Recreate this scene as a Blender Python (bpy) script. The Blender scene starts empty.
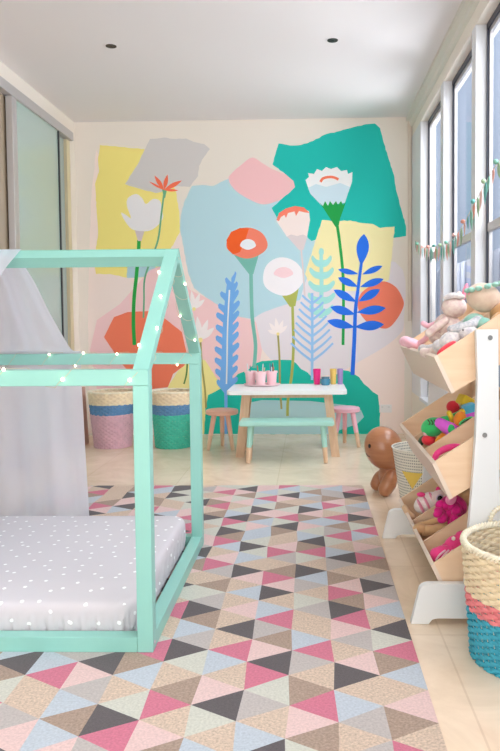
import bpy, bmesh, math, random
from mathutils import Vector, Matrix, noise
random.seed(7)
S = bpy.context.scene
COL = S.collection
PI = math.pi
# ---------------------------------------------------------------- camera
F, CX, CY, EYE = 700.0, 290.6, 349.8, Vector((0, 0, 1.0))
_a, _p, _r = .0265, .0455, -.00835
FW = Vector((-math.sin(_a)*math.cos(_p), math.cos(_a)*math.cos(_p), -math.sin(_p)))
_rt = Vector((math.cos(_a), math.sin(_a), 0)); _up = _rt.cross(FW)
RT = _rt*math.cos(_r) + _up*math.sin(_r); UP = _up*math.cos(_r) - _rt*math.sin(_r)
cam = bpy.data.objects.new('camera', bpy.data.cameras.new('camera')); COL.objects.link(cam)
M = Matrix((RT, UP, -FW)).transposed().to_4x4(); M.translation = EYE
cam.matrix_world = M
cam.data.sensor_width = 36; cam.data.lens = F/751*36
cam.data.shift_x = -(CX-250)/751; cam.data.shift_y = (CY-375.5)/751
cam.data.clip_start = .05
S.camera = cam

def at(px, py, x=None, y=None, z=None):
    d = FW + RT*((px-CX)/F) + UP*((CY-py)/F)
    for i, v in enumerate((x, y, z)):
        if v is not None:
            return EYE + d*((v-EYE[i])/d[i])

# ---------------------------------------------------------------- light
S.view_settings.view_transform = 'Standard'; S.view_settings.look = 'None'
S.view_settings.gamma = 1; S.view_settings.use_curve_mapping = False
S.view_settings.exposure = 0.27
W = bpy.data.worlds.new('sky'); S.world = W; W.use_nodes = True
nt = W.node_tree; nt.nodes.clear()
tc = nt.nodes.new('ShaderNodeTexCoord'); sx = nt.nodes.new('ShaderNodeSeparateXYZ')
nt.links.new(tc.outputs['Generated'], sx.inputs[0])
mr = nt.nodes.new('ShaderNodeMapRange'); mr.interpolation_type = 'SMOOTHSTEP'
mr.inputs['From Min'].default_value = .1; mr.inputs['From Max'].default_value = -.5
nt.links.new(sx.outputs['Y'], mr.inputs['Value'])
mz = nt.nodes.new('ShaderNodeMapRange'); mz.interpolation_type = 'SMOOTHSTEP'
mz.inputs['From Min'].default_value = .0; mz.inputs['From Max'].default_value = .75
nt.links.new(sx.outputs['Z'], mz.inputs['Value'])
side = nt.nodes.new('ShaderNodeMix'); side.data_type = 'RGBA'
side.inputs[6].default_value = (.36, .42, .52, 1); side.inputs[7].default_value = (.8, .9, 1.1, 1)
nt.links.new(mz.outputs[0], side.inputs[0])
mx = nt.nodes.new('ShaderNodeMix'); mx.data_type = 'RGBA'
nt.links.new(mr.outputs[0], mx.inputs[0]); nt.links.new(side.outputs[2], mx.inputs[6])
mx.inputs[7].default_value = (.6, .6, .6, 1)
bg = nt.nodes.new('ShaderNodeBackground'); wo = nt.nodes.new('ShaderNodeOutputWorld')
nt.links.new(mx.outputs[2], bg.inputs[0]); nt.links.new(bg.outputs[0], wo.inputs[0])
bg.inputs[1].default_value = 1.0

def sun(name, direction, strength, angle, color=(1, 1, 1)):
    l = bpy.data.lights.new(name, 'SUN'); l.energy = strength; l.angle = math.radians(angle); l.color = color
    o = bpy.data.objects.new(name, l); COL.objects.link(o)
    o.rotation_euler = Vector(direction).to_track_quat('-Z', 'Y').to_euler()
sun('sun', (-.62, .30, -.74), 11.0, 80, (1, .985, .97))
sun('sky_glow_from_behind', (-.12, 1, -.20), 1.6, 60, (1, .99, .98))
sun('ceiling_fill_right', (-.90, .14, .38), 7.2, 70, (1, .985, .97))  # added fill lamp aimed upward through the windows to brighten the ceiling
sun('ceiling_fill_behind', (-.10, 1, .50), .8, 50, (1, .985, .97))  # second added upward fill, entering from the open rear to lift the ceiling

# ---------------------------------------------------------------- helpers
def lin(c):
    return tuple((v/255/12.92 if v/255 <= .04045 else ((v/255+.055)/1.055)**2.4) for v in c)
MC = {}
def mat(name, rgb, rough=.6, noise_amt=0, nscale=20, bump=0, bscale=80, metal=0, rgb2=None, emit=0, trans=0, alpha=1, sheen=0, coat=0, stretch=None):
    if name in MC: return MC[name]
    m = bpy.data.materials.new(name); m.use_nodes = True
    t = m.node_tree; b = t.nodes['Principled BSDF']
    c = lin(rgb) + (1,)
    b.inputs['Base Color'].default_value = c
    b.inputs['Roughness'].default_value = rough; b.inputs['Metallic'].default_value = metal
    if trans: b.inputs['Transmission Weight'].default_value = trans
    if sheen: b.inputs['Sheen Weight'].default_value = sheen
    if coat: b.inputs['Coat Weight'].default_value = coat
    if emit: b.inputs['Emission Color'].default_value = c; b.inputs['Emission Strength'].default_value = emit
    co = t.nodes.new('ShaderNodeTexCoord'); src = co.outputs['Object']
    if stretch:
        mp = t.nodes.new('ShaderNodeMapping'); mp.inputs['Scale'].default_value = stretch
        t.links.new(src, mp.inputs[0]); src = mp.outputs[0]
    if noise_amt or rgb2:
        n = t.nodes.new('ShaderNodeTexNoise'); n.inputs['Scale'].default_value = nscale; n.inputs['Detail'].default_value = 5
        t.links.new(src, n.inputs['Vector'])
        r = t.nodes.new('ShaderNodeMapRange'); r.inputs['From Min'].default_value = .3; r.inputs['From Max'].default_value = .7
        t.links.new(n.outputs['Fac'], r.inputs['Value'])
        x = t.nodes.new('ShaderNodeMix'); x.data_type = 'RGBA'
        c2 = lin(rgb2) if rgb2 else tuple(v*(1-noise_amt) for v in c[:3])
        c1 = c[:3] if rgb2 else tuple(min(1, v*(1+noise_amt)) for v in c[:3])
        x.inputs[6].default_value = c1+(1,); x.inputs[7].default_value = tuple(c2)+(1,)
        t.links.new(r.outputs[0], x.inputs[0]); t.links.new(x.outputs[2], b.inputs['Base Color'])
    if bump:
        n2 = t.nodes.new('ShaderNodeTexNoise'); n2.inputs['Scale'].default_value = bscale; n2.inputs['Detail'].default_value = 3
        t.links.new(src, n2.inputs['Vector'])
        bp = t.nodes.new('ShaderNodeBump'); bp.inputs['Strength'].default_value = bump; bp.inputs['Distance'].default_value = .003
        t.links.new(n2.outputs['Fac'], bp.inputs['Height']); t.links.new(bp.outputs[0], b.inputs['Normal'])
    MC[name] = m
    return m

def obj(name, bm, mats, parent=None, smooth=False, loc=None):
    me = bpy.data.meshes.new(name)
    bmesh.ops.recalc_face_normals(bm, faces=bm.faces)
    bm.to_mesh(me); bm.free()
    if not isinstance(mats, (list, tuple)): mats = [mats]
    for m in mats: me.materials.append(m)
    if smooth:
        for p in me.polygons: p.use_smooth = True
        try: me.set_sharp_from_angle(angle=math.radians(40))
        except Exception: pass
    o = bpy.data.objects.new(name, me); COL.objects.link(o)
    if parent is not None: o.parent = parent
    if loc: o.location = loc
    return o
def tag(o, label, cat, group=None, kind=None):
    if label: o['label'] = label
    if cat: o['category'] = cat
    if group: o['group'] = group
    if kind: o['kind'] = kind
    return o
def thing(name, label, cat, loc=(0, 0, 0), rot=(0, 0, 0), group=None):
    o = bpy.data.objects.new(name, None); COL.objects.link(o); o.empty_display_size = .05
    o.location = loc; o.rotation_euler = rot
    return tag(o, label, cat, group)
def struct(name, bm, mats, smooth=False):
    o = obj(name, bm, mats, None, smooth); o['kind'] = 'structure'; return o
def dup(root, loc=None, rot=None, label=None, group=None):
    r = root.copy(); COL.objects.link(r)
    if loc is not None: r.location = loc
    if rot is not None: r.rotation_euler = rot
    if label: r['label'] = label
    if group: r['group'] = group
    for ch in list(root.children):
        c = ch.copy(); COL.objects.link(c); c.parent = r
        for g in ch.children:
            d = g.copy(); COL.objects.link(d); d.parent = c
    return r

def NB(): return bmesh.new()
def bx(bm, x0, x1, y0, y1, z0, z1, mi=0, bev=0):
    r = bmesh.ops.create_cube(bm, size=1)
    vs = r['verts']
    for v in vs:
        v.co = Vector(((x0+x1)/2+v.co.x*(x1-x0), (y0+y1)/2+v.co.y*(y1-y0), (z0+z1)/2+v.co.z*(z1-z0)))
    fs = {f for v in vs for f in v.link_faces}
    for f in fs: f.material_index = mi
    if bev:
        es = list({e for v in vs for e in v.link_edges})
        bmesh.ops.bevel(bm, geom=es, offset=bev, segments=2, affect='EDGES', profile=.6)
    return bm
def beam(bm, p0, p1, w, h, up=(0, 0, 1), bev=0, mi=0, roll=0):
    """square timber from p0 to p1, w across, h along 'up'"""
    p0, p1 = Vector(p0), Vector(p1); d = (p1-p0); L = d.length; d.normalize()
    s = d.cross(Vector(up)).normalized(); u = s.cross(d)
    if roll:
        s, u = s*math.cos(roll)+u*math.sin(roll), u*math.cos(roll)-s*math.sin(roll)
    r = bmesh.ops.create_cube(bm, size=1); vs = r['verts']
    for v in vs: v.co = p0 + d*((v.co.x+.5)*L) + s*(v.co.y*w) + u*(v.co.z*h)
    for f in {f for v in vs for f in v.link_faces}: f.material_index = mi
    if bev: bmesh.ops.bevel(bm, geom=list({e for v in vs for e in v.link_edges}), offset=bev, segments=2, affect='EDGES')
    return bm
def ell(bm, c, r, rot=None, seg=20, rings=12, mi=0):
    """ellipsoid"""
    q = bmesh.ops.create_uvsphere(bm, u_segments=seg, v_segments=rings, radius=1)
    R = Matrix.Identity(3)
    if rot:
        from mathutils import Euler
        R = Euler(rot).to_matrix()
    for v in q['verts']: v.co = Vector(c) + R @ Vector((v.co.x*r[0], v.co.y*r[1], v.co.z*r[2]))
    for f in {f for v in q['verts'] for f in v.link_faces}: f.material_index = mi
    return bm
def tube(bm, pts, rad, n=8, closed=False, mi=0, caps=True):
    pts = [Vector(p) for p in pts]; rings = []
    N = len(pts); prev = None
    for i, p in enumerate(pts):
        a = pts[i-1] if (i > 0 or closed) else pts[0]; b = pts[(i+1) % N] if (i < N-1 or closed) else pts[-1]
        d = (b-a).normalized()
        if prev is None:
            u = d.orthogonal().normalized()
        else:
            u = (prev - d*prev.dot(d)).normalized()
        prev = u; s = d.cross(u)
        r = rad[i] if isinstance(rad, (list, tuple)) else rad
        rings.append([bm.verts.new(p + (u*math.cos(2*PI*k/n)+s*math.sin(2*PI*k/n))*r) for k in range(n)])
    for i in range(N if closed else N-1):
        A, B = rings[i], rings[(i+1) % N]
        for k in range(n):
            f = bm.faces.new((A[k], A[(k+1) % n], B[(k+1) % n], B[k])); f.material_index = mi
    if caps and not closed:
        for R_ in (rings[0], rings[-1]):
            f = bm.faces.new(R_); f.material_index = mi
    return bm
def lathe(bm, prof, c=(0, 0, 0), n=32, mi=0, close=True):
    """profile [(r,z)]"""
    rings = []
    for r, z in prof:
        if r < 1e-6: rings.append([bm.verts.new((c[0], c[1], c[2]+z))])
        else: rings.append([bm.verts.new((c[0]+r*math.cos(2*PI*k/n), c[1]+r*math.sin(2*PI*k/n), c[2]+z)) for k in range(n)])
    for A, B in zip(rings, rings[1:]):
        for k in range(n):
            a = [A[k % len(A)], A[(k+1) % len(A)]]; b = [B[(k+1) % len(B)], B[k % len(B)]]
            vs = []
            for v in a+b:
                if v not in vs: vs.append(v)
            if len(vs) > 2:
                f = bm.faces.new(vs); f.material_index = mi
    return bm
def prism(bm, poly, axis, a, b, mi=0):
    """poly of 2D points extruded on axis 'x','y','z' from a to b; for y: (x,z); x: (y,z); z: (x,y)"""
    def P(q, t):
        return {'y': (q[0], t, q[1]), 'x': (t, q[0], q[1]), 'z': (q[0], q[1], t)}[axis]
    A = [bm.verts.new(P(q, a)) for q in poly]; B = [bm.verts.new(P(q, b)) for q in poly]
    f = bm.faces.new(A); f.material_index = mi; f = bm.faces.new(B[::-1]); f.material_index = mi
    for i in range(len(poly)):
        j = (i+1) % len(poly); f = bm.faces.new((A[i], B[i], B[j], A[j])); f.material_index = mi
    return bm
def bez(P0, P1, P2, n=12):
    return [Vector(P0)*(1-t)**2+Vector(P1)*2*t*(1-t)+Vector(P2)*t*t for t in [i/n for i in range(n+1)]]
def catmull(P, n=6, closed=False):
    P = [Vector(p) for p in P]; o = []; N = len(P)
    for i in range(N if closed else N-1):
        a = P[(i-1) % N] if (closed or i) else P[0]; b = P[i]; c = P[(i+1) % N]; d = P[(i+2) % N] if (closed or i+2 < N) else P[-1]
        for k in range(n):
            t = k/n
            o.append(.5*((2*b)+(c-a)*t+(2*a-5*b+4*c-d)*t*t+(3*b-a-3*c+d)*t**3))
    if not closed: o.append(P[-1])
    return o

# ---------------------------------------------------------------- materials
wallm = mat('cream_wall_paint', (242, 233, 221), .75, bump=.08, bscale=300)
ceilm = mat('white_ceiling_paint', (240, 236, 236), .85, bump=.05, bscale=300)
whitem = mat('white_window_paint', (228, 228, 231), .4)
trimm = mat('pale_trim_paint', (226, 222, 212), .5)
alum = mat('brushed_aluminium', (196, 192, 192), .38, metal=.35)
alud = mat('dark_window_frame', (66, 70, 86), .4)
mint = mat('mint_green_paint', (147, 204, 192), .42, bump=.05, bscale=60)
ply = mat('pale_birch_veneer', (242, 210, 178), .45, rgb2=(234, 198, 162), nscale=6, stretch=(1, 1, 7))
plyedge = mat('laminated_front', (234, 212, 194), .45)
white_lam = mat('white_laminate', (238, 238, 238), .35)
wood = mat('light_oak', (238, 206, 176), .5, rgb2=(224, 186, 150), nscale=9, stretch=(6, 6, 1))

# ---------------------------------------------------------------- room shell
D, LX, RX, H = 5.98, -1.98, .875, 2.675
Y0 = -1.45
# floor: large pale travertine tiles
fm = bpy.data.materials.new('travertine_tiles'); fm.use_nodes = True
t = fm.node_tree; b = t.nodes['Principled BSDF']; b.inputs['Roughness'].default_value = .17
co = t.nodes.new('ShaderNodeTexCoord'); br = t.nodes.new('ShaderNodeTexBrick')
br.offset = 0; br.inputs['Scale'].default_value = 1; br.inputs['Brick Width'].default_value = .61; br.inputs['Row Height'].default_value = .61
br.inputs['Mortar Size'].default_value = .0035; br.inputs['Mortar Smooth'].default_value = .3
br.inputs['Color1'].default_value = lin((248, 226, 202))+(1,); br.inputs['Color2'].default_value = lin((245, 222, 196))+(1,)
br.inputs['Mortar'].default_value = lin((236, 212, 186))+(1,)
mp = t.nodes.new('ShaderNodeMapping'); mp.inputs['Location'].default_value = (.2, .27, 0)
t.links.new(co.outputs['Object'], mp.inputs[0]); t.links.new(mp.outputs[0], br.inputs['Vector'])
nz = t.nodes.new('ShaderNodeTexNoise'); nz.inputs['Scale'].default_value = 3.2; nz.inputs['Detail'].default_value = 8; nz.inputs['Roughness'].default_value = .65; nz.inputs['Distortion'].default_value = 1.2
t.links.new(co.outputs['Object'], nz.inputs['Vector'])
cr = t.nodes.new('ShaderNodeValToRGB'); cr.color_ramp.elements[0].position = .32; cr.color_ramp.elements[0].color = (.90, .87, .83, 1)
cr.color_ramp.elements[1].position = .62; cr.color_ramp.elements[1].color = (1.05, 1.05, 1.05, 1)
t.links.new(nz.outputs['Fac'], cr.inputs[0])
ml = t.nodes.new('ShaderNodeMix'); ml.data_type = 'RGBA'; ml.blend_type = 'MULTIPLY'; ml.inputs[0].default_value = 1
t.links.new(br.outputs['Color'], ml.inputs[6]); t.links.new(cr.outputs[0], ml.inputs[7]); t.links.new(ml.outputs[2], b.inputs['Base Color'])
struct('floor', bx(NB(), LX-.15, RX+.2, Y0, D+.1, -.1, 0), fm)
struct('ceiling', bx(NB(), LX-.15, RX+.2, Y0, D+.1, H, H+.1), ceilm)
struct('wall_back', bx(NB(), LX-.15, RX+.2, D, D+.1, 0, H), wallm)
# left wall with a run of sliding glass doors
JY = 5.86; TZ = 2.555
b_ = NB(); bx(b_, LX-.12, LX, JY, D, 0, H); bx(b_, LX-.12, LX, Y0, JY, TZ, H); struct('wall_left', b_, wallm)
b_ = NB(); bx(b_, LX-.105, LX+.03, Y0, JY, TZ-.068, TZ, bev=.004); struct('trim_1', b_, alum)
frost = mat('frosted_teal_glass', (176, 197, 190), .22, coat=.3)
frost2 = mat('frosted_grey_glass', (172, 188, 186), .25, coat=.3)
tang = mat('bronze_tinted_glass', (176, 158, 134), .15, coat=.4)
seal = mat('black_rubber_seal', (52, 58, 62), .6)
yel = mat('yellowed_jamb_paint', (222, 208, 172), .6)
b_ = NB(); bx(b_, LX-.1, LX-.005, 5.79, JY, 0, TZ-.068, 0); struct('trim_2', b_, yel)
GT = TZ-.068
def door(i, ya, yb, xo, gm, near, far, seam=False):
    b_ = NB()
    bx(b_, xo-.012, xo, ya, yb, .06, GT, 0)
    d = struct('door_%d' % i, b_, gm)
    f = NB(); bx(f, xo-.03, xo+.015, ya-near, ya, .01, GT, 0, .004); bx(f, xo-.03, xo+.015, ya-near, yb, .01, .07, 0, .003)
    if far: bx(f, xo-.03, xo+.015, yb, yb+far, .01, GT, 0, .004)
    o = obj('door_frame', f, alum, d)
    if seam:
        s = NB(); bx(s, xo-.02, xo+.010, yb, yb+.018, .01, GT, 0); obj('rubber_seal', s, seal, d)
door(1, 5.56, 5.785, LX-.03, frost2, 0.001, 0)
door(2, 4.725, 5.53, LX+.012, frost, .075, 0, True)
door(3, 3.40, 4.70, LX-.03, tang, .08, .001)
door(4, 2.2, 3.31, LX+.012, frost, .075, .001)
door(5, .9, 2.1, LX-.03, tang, .08, .001)
door(6, -1.4, .8, LX+.012, frost, .04, .001)

# right wall: tall windows between white piers
GX = .945
WIN = [(4.69, 5.51), (3.81, 4.59), (2.94, 3.72), (2.07, 2.85), (1.20, 1.98), (.33, 1.11), (-.54, .24)]
b_ = NB()
bx(b_, RX, RX+.14, Y0, D, 0, .36); bx(b_, RX, RX+.14, Y0, D, 2.51, H)
struct('wall_right', b_, wallm)
edges = [D] + [v for w in WIN for v in (w[1], w[0])] + [Y0]
b_ = NB()
for k in range(0, len(edges), 2):
    bx(b_, RX-.001, RX+.083, edges[k+1], edges[k], .36, 2.51, 0, .003)
struct('trim_3', b_, whitem)
glass = bpy.data.materials.new('window_glass'); glass.use_nodes = True
t = glass.node_tree; t.nodes.clear()
gt = t.nodes.new('ShaderNodeBsdfTransparent'); gt.inputs[0].default_value = (.90, .93, .97, 1)
gg = t.nodes.new('ShaderNodeBsdfGlossy'); gg.inputs['Roughness'].default_value = .02
gm = t.nodes.new('ShaderNodeMixShader'); gm.inputs[0].default_value = .10
go = t.nodes.new('ShaderNodeOutputMaterial')
t.links.new(gt.outputs[0], gm.inputs[1]); t.links.new(gg.outputs[0], gm.inputs[2]); t.links.new(gm.outputs[0], go.inputs[0])
for i, (ya, yb) in enumerate(WIN):
    f = NB()
    w = .022
    for (a, b2) in ((ya, ya+w), (yb-w, yb)): bx(f, GX-.015, GX+.014, a, b2, .385, 2.50, 1)
    bx(f, GX-.015, GX+.014, ya, yb, 2.478, 2.51, 1)
    for (a, b2) in ((ya+w, ya+w+.012), (yb-w-.012, yb-w)): bx(f, GX-.006, GX+.012, a, b2, .385, 2.49, 0)
    bx(f, GX-.006, GX+.012, ya+w, yb-w, 2.455, 2.478, 0)
    bx(f, GX-.012, GX+.012, ya+w, yb-w, 1.44, 1.485, 0, .003)
    bx(f, GX-.012, GX+.012, ya+w, yb-w, .375, .42, 0)
    o = struct('window_%d' % (i+1), f, [alum, alud])
    obj('window_pane', bx(NB(), GX+.001, GX+.006, ya+.01, yb-.01, .40, 2.48), glass, o)
    s = NB(); bx(s, RX-.012, GX, ya+.001, yb-.001, .345, .372, 0, .004); obj('window_sill', s, whitem, o)
# blind box / cornice along the top of the windows
b_ = NB(); prism(b_, [(RX-.001, H), (RX-.001, 2.59), (RX-.018, 2.60), (RX-.022, 2.63), (RX-.048, 2.645), (RX-.05, H)], 'y', Y0, D)
struct('trim_4', b_, trimm)
# slim vertical track on the back wall in the corner
b_ = NB(); bx(b_, .840, .868, D-.022, D-.001, .965, 2.66, 0, .003); struct('trim_5', b_, mat('beige_track', (222, 208, 192), .5))
# boarded screen just outside the lower panes
b_ = NB(); bx(b_, 1.25, 1.27, -1.4, 7.2, -.1, 1.44, 0)
for k in range(43): bx(b_, 1.235, 1.25, -1.4+k*.2, -1.4+k*.2+.12, -.1, 1.44, 0)
tag(obj('garden_screen', b_, mat('lavender_grey_boards', (186, 190, 202), .7, noise_amt=.08, nscale=4)), 'lavender grey boarded screen standing outside the windows', 'screen')

# ---------------------------------------------------------------- mural painted on the back wall
mural = thing('wall_mural', 'wall sized painted mural of paper cut flowers and torn colour shapes', 'mural', (-.5, D, 0))
LAY = [0]; CNT = [0]
def W2(px, py):
    v = at(px, py, y=D); return v.x, v.z
def paint(rgb): return mat('mural_paint_%d_%d_%d' % rgb, tuple(min(255, int(c*1.05+3)) for c in rgb), .7)
def flat(bm, pts, mi=0, lift=0, torn=0, world=False):
    P = [W2(*p) for p in pts] if not world else pts
    if torn:
        Q = []
        for i, p in enumerate(P):
            q = P[(i+1) % len(P)]; n = max(1, int(math.hypot(q[0]-p[0], q[1]-p[1])/.025))
            for k in range(n):
                t_ = k/n; j = torn if (k and n > 2) else 0
                Q.append((p[0]+(q[0]-p[0])*t_+random.uniform(-j, j), p[1]+(q[1]-p[1])*t_+random.uniform(-j, j)))
        P = Q
    CNT[0] += 1; y = D - .0004 - .00002*CNT[0]
    vs = [bm.verts.new((x+.5, y-D, z)) for x, z in P]
    f = bm.faces.new(vs); f.material_index = mi
    return f
def patch(rgb, pts, name='colour_patch', torn=.003, smooth=False):
    LAY[0] += 1
    if smooth: pts = [(p.x, p.y) for p in catmull([(a, b2, 0) for a, b2 in pts], 5, True)]
    bm = NB(); flat(bm, pts, 0, 0, torn)
    return obj(name, bm, paint(rgb), mural)
def stroke(bm, pts, w, mi=0, lift=0):
    P = catmull([(a, b2, 0) for a, b2 in pts], 6)
    L, R = [], []
    for i, p in enumerate(P):
        d = (P[min(i+1, len(P)-1)]-P[max(i-1, 0)]).normalized(); n = Vector((-d.y, d.x, 0))
        ww = w[0]+(w[1]-w[0])*i/(len(P)-1) if isinstance(w, tuple) else w
        L.append(p+n*ww/2); R.append(p-n*ww/2)
    flat(bm, [(q.x, q.y) for q in L+R[::-1]], mi, lift)
def oval(cx, cy, rx, ry, n=28, wob=0, ph=0):
    return [(cx+rx*(1+wob*math.sin(3*a+ph)+wob*.6*math.sin(5*a+ph))*math.cos(a), cy+ry*(1+wob*math.cos(4*a+ph))*math.sin(a)) for a in [2*PI*k/n for k in range(n)]]
def leaf(a, b2, w, n=8, skew=.45):
    a, b2 = Vector((a[0], a[1], 0)), Vector((b2[0], b2[1], 0)); d = b2-a; nn = Vector((-d.y, d.x, 0)).normalized()
    L = [a+d*t_+nn*w*math.sin(PI*t_**skew if skew < 1 else PI*t_) for t_ in [i/n for i in range(n+1)]]
    R = [a+d*t_-nn*w*math.sin(PI*t_**skew if skew < 1 else PI*t_) for t_ in [i/n for i in range(n-1, 0, -1)]]
    return [(q.x, q.y) for q in L+R]
patch((240, 222, 214), [(91, 200), (96, 150), (130, 200), (200, 240), (330, 250), (398, 270), (405, 330), (404, 433), (89, 433), (88, 300)], smooth=False)
patch((226, 219, 222), [(258, 300), (300, 275), (395, 262), (404, 318), (396, 338), (362, 360), (330, 375), (290, 372), (260, 345)], torn=0, smooth=True)
patch((242, 224, 130), [(100, 145), (122, 147), (144, 149), (166, 160), (176, 192), (179, 210), (180, 232), (170, 250), (160, 277), (126, 277.6), (110, 274), (96, 274), (94, 262), (98, 235), (97, 215), (95, 184), (99, 172), (98, 160)])
patch((176, 208, 216), [(127, 262), (156, 262), (154, 277), (127, 278)])
patch((205, 200, 198), [(150, 139), (164, 137.5), (176, 139), (186, 138.5), (194, 142), (204, 144), (210, 149), (204, 157), (199, 166), (198, 176), (190, 187), (178, 186), (168, 190), (156, 193), (144, 190), (134, 187), (125, 184), (138, 164)])
patch((244, 200, 200), [(97, 320), (120, 304), (150, 270), (172, 262), (190, 290), (215, 302), (240, 316), (256, 322), (262, 350), (258, 374), (225, 385), (190, 362), (130, 395), (97, 390), (90, 350)], torn=0)
patch((180, 214, 222), [(252, 166), (240, 172), (228, 179), (221, 182), (213, 186), (202, 185), (192, 186), (185, 200), (181, 215), (180, 228), (184, 250), (188, 272), (194, 288), (203, 295), (212, 301), (228, 312), (240, 317), (252, 319), (262, 313), (275, 308), (300, 300), (312, 262), (315, 240), (308, 205), (285, 190)])
patch((246, 190, 192), [(252, 157.6), (263, 163.6), (273.6, 169.6), (288, 175.6), (295, 183), (293, 192), (281, 199.6), (264, 204.4), (249.6, 199.6), (235, 190), (228.5, 179), (234, 171), (240, 166)], torn=.001, smooth=True)
patch((0, 186, 174), [(278.5, 143.5), (290, 145.5), (301, 145), (313, 141), (325, 134.5), (340, 131), (354, 127), (368.5, 124), (375, 123.5), (380, 128), (383, 140), (389, 160), (394, 175), (396, 190), (401, 208), (406, 226), (406, 236), (392.5, 238), (380, 238), (320, 238), (311.5, 241), (300, 230), (284, 222), (277, 218), (271.6, 208), (278.5, 202), (288, 194), (295, 187), (293.5, 181), (283, 172), (272.5, 164.5), (275.5, 154)])
patch((246, 230, 172), [(322, 220), (335, 221), (350, 220.5), (362, 223), (373, 224), (380, 228), (394.6, 226.6), (393, 245), (391, 262), (389, 280), (366, 292), (340, 290), (310, 286), (305, 274), (312, 252), (317, 236)])
patch((255, 126, 98), [(381, 281.6), (394.6, 286), (402, 297), (403.6, 306), (397, 319), (388, 328), (377, 327), (366, 321), (358, 308), (361.6, 292.6)], torn=0, smooth=True)
patch((250, 228, 150), [(169, 385), (178, 371), (190, 360), (205, 360), (215, 376), (224, 388), (212, 398), (205, 434), (178, 434), (163, 402)])
patch((255, 122, 90), [(104, 337), (114, 317), (128, 312), (150, 311), (163, 317), (182, 332), (188, 358), (184, 366), (173, 374), (168, 387), (146, 390), (122, 364)], torn=.001)
patch((0, 182, 162), [(204, 434), (206, 405), (208, 395), (218, 390), (225, 386), (232, 380), (238, 374), (248, 370), (254, 364), (262, 361), (278, 360), (291, 360), (296, 363), (301, 369), (307, 372), (313, 378), (330, 379), (342, 370), (349, 371), (354, 374), (359, 377), (364, 384), (368, 387), (373, 392), (378, 395), (380, 410), (379.5, 434)])
patch((172, 210, 214), [(240, 434), (243, 404), (262, 400), (310, 401), (345, 405), (361, 410), (364, 417), (357, 424), (340, 430), (330, 434)], torn=0)

def flower(name, mats_rgb, draw):
    LAY[0] += 1; bm = NB(); draw(bm); return obj(name, bm, [paint(c) for c in mats_rgb], mural)
def f_white(bm):
    stroke(bm, [(139, 240), (138.6, 250), (136.5, 275), (134, 300), (133.5, 325), (134.5, 345)], 3.6, 1)
    flat(bm, [(134, 227), (145.5, 227), (141.5, 241), (138, 241)], 2, .0002)
    flat(bm, [(p.x, p.y) for p in catmull([(121, 213, 0), (126, 215, 0), (131, 218, 0), (127, 206, 0), (128, 198, 0), (136, 194, 0), (142, 198, 0), (146, 204, 0), (153, 199, 0), (160, 201, 0), (162, 210, 0), (163, 218, 0), (157, 226, 0), (148, 231, 0), (134, 230, 0), (127, 224, 0)], 4, True)], 0, .0004)
flower('painted_flower', [(232, 228, 228), (20, 158, 60), (208, 194, 194)], f_white)
def f_red(bm):
    stroke(bm, [(164.5, 190), (161.5, 213), (158, 240), (150, 262), (144.5, 280), (144, 300), (143.5, 318)], 1.8, 1)
    flat(bm, [(162, 189), (167, 189), (165.2, 198), (163.8, 198)], 1, .0002)
    for tp, w in (((149, 181.5), 1.1), ((154.5, 175.5), 2.1), ((167.5, 174.5), 2.1), ((182, 180.5), 2.2), ((178.5, 190.5), 1.3)):
        flat(bm, leaf((164, 190), tp, w, 8, 1), 0, .0003+.0001*w)
flower('painted_flower', [(250, 110, 76), (104, 168, 130)], f_red)
def f_poppy(bm):
    stroke(bm, [(251, 272), (251.5, 300), (252.5, 320), (255.5, 345), (254, 368)], 3.6, 2)
    flat(bm, [(234, 255), (259, 254), (253.4, 274), (249, 274)], 2, .0002)
    flat(bm, oval(247, 243, 20.5, 15.2, 36, .025), 1, .0004)
    flat(bm, [(249, 228.6), (240, 228), (231, 232), (226.5, 240), (227.5, 249), (233, 254.5), (240, 252), (243, 245), (246, 238)], 0, .0006)
    flat(bm, oval(248, 244.4, 7.8, 5.2, 24, .04), 3, .0008)
flower('painted_flower', [(255, 92, 20), (255, 128, 102), (116, 184, 170), (232, 236, 240)], f_poppy)
def f_blush(bm):
    stroke(bm, [(292.5, 305), (293, 325), (293.5, 345), (292, 372), (288, 400), (287.5, 416)], 2.7, 2)
    flat(bm, [(281, 294), (299, 287), (295.4, 306), (290, 307)], 2, .0002)
    flat(bm, oval(283, 276.5, 20.5, 19, 36, .02, 1), 0, .0004)
    flat(bm, oval(283.5, 272.5, 9.5, 5.2, 24, .05), 1, .0006)
flower('painted_flower', [(240, 236, 238), (248, 206, 210), (172, 178, 84)], f_blush)
def f_fan(bm):
    stroke(bm, [(301, 248), (303, 270), (305, 300)], 1.7, 2)
    flat(bm, [(276.4, 221), (281, 212), (295, 206.5), (309, 211), (310, 220), (307, 237), (287, 237)], 0, .0002)
    flat(bm, [(287, 236.5), (291, 234.5), (297, 236), (303, 234.5), (307.4, 236.5), (303.5, 250), (299, 250)], 2, .0004)
    flat(bm, [(276.4, 220), (279, 213), (286, 208.5), (295, 206), (304, 207.5), (309.5, 213), (305, 212.5), (299, 211), (296, 216), (294.5, 211.5), (288, 213), (286, 218), (284.5, 215), (281, 217), (279, 221)], 1, .0005)
flower('painted_flower', [(240, 224, 218), (255, 126, 100), (218, 204, 204)], f_fan)
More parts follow.
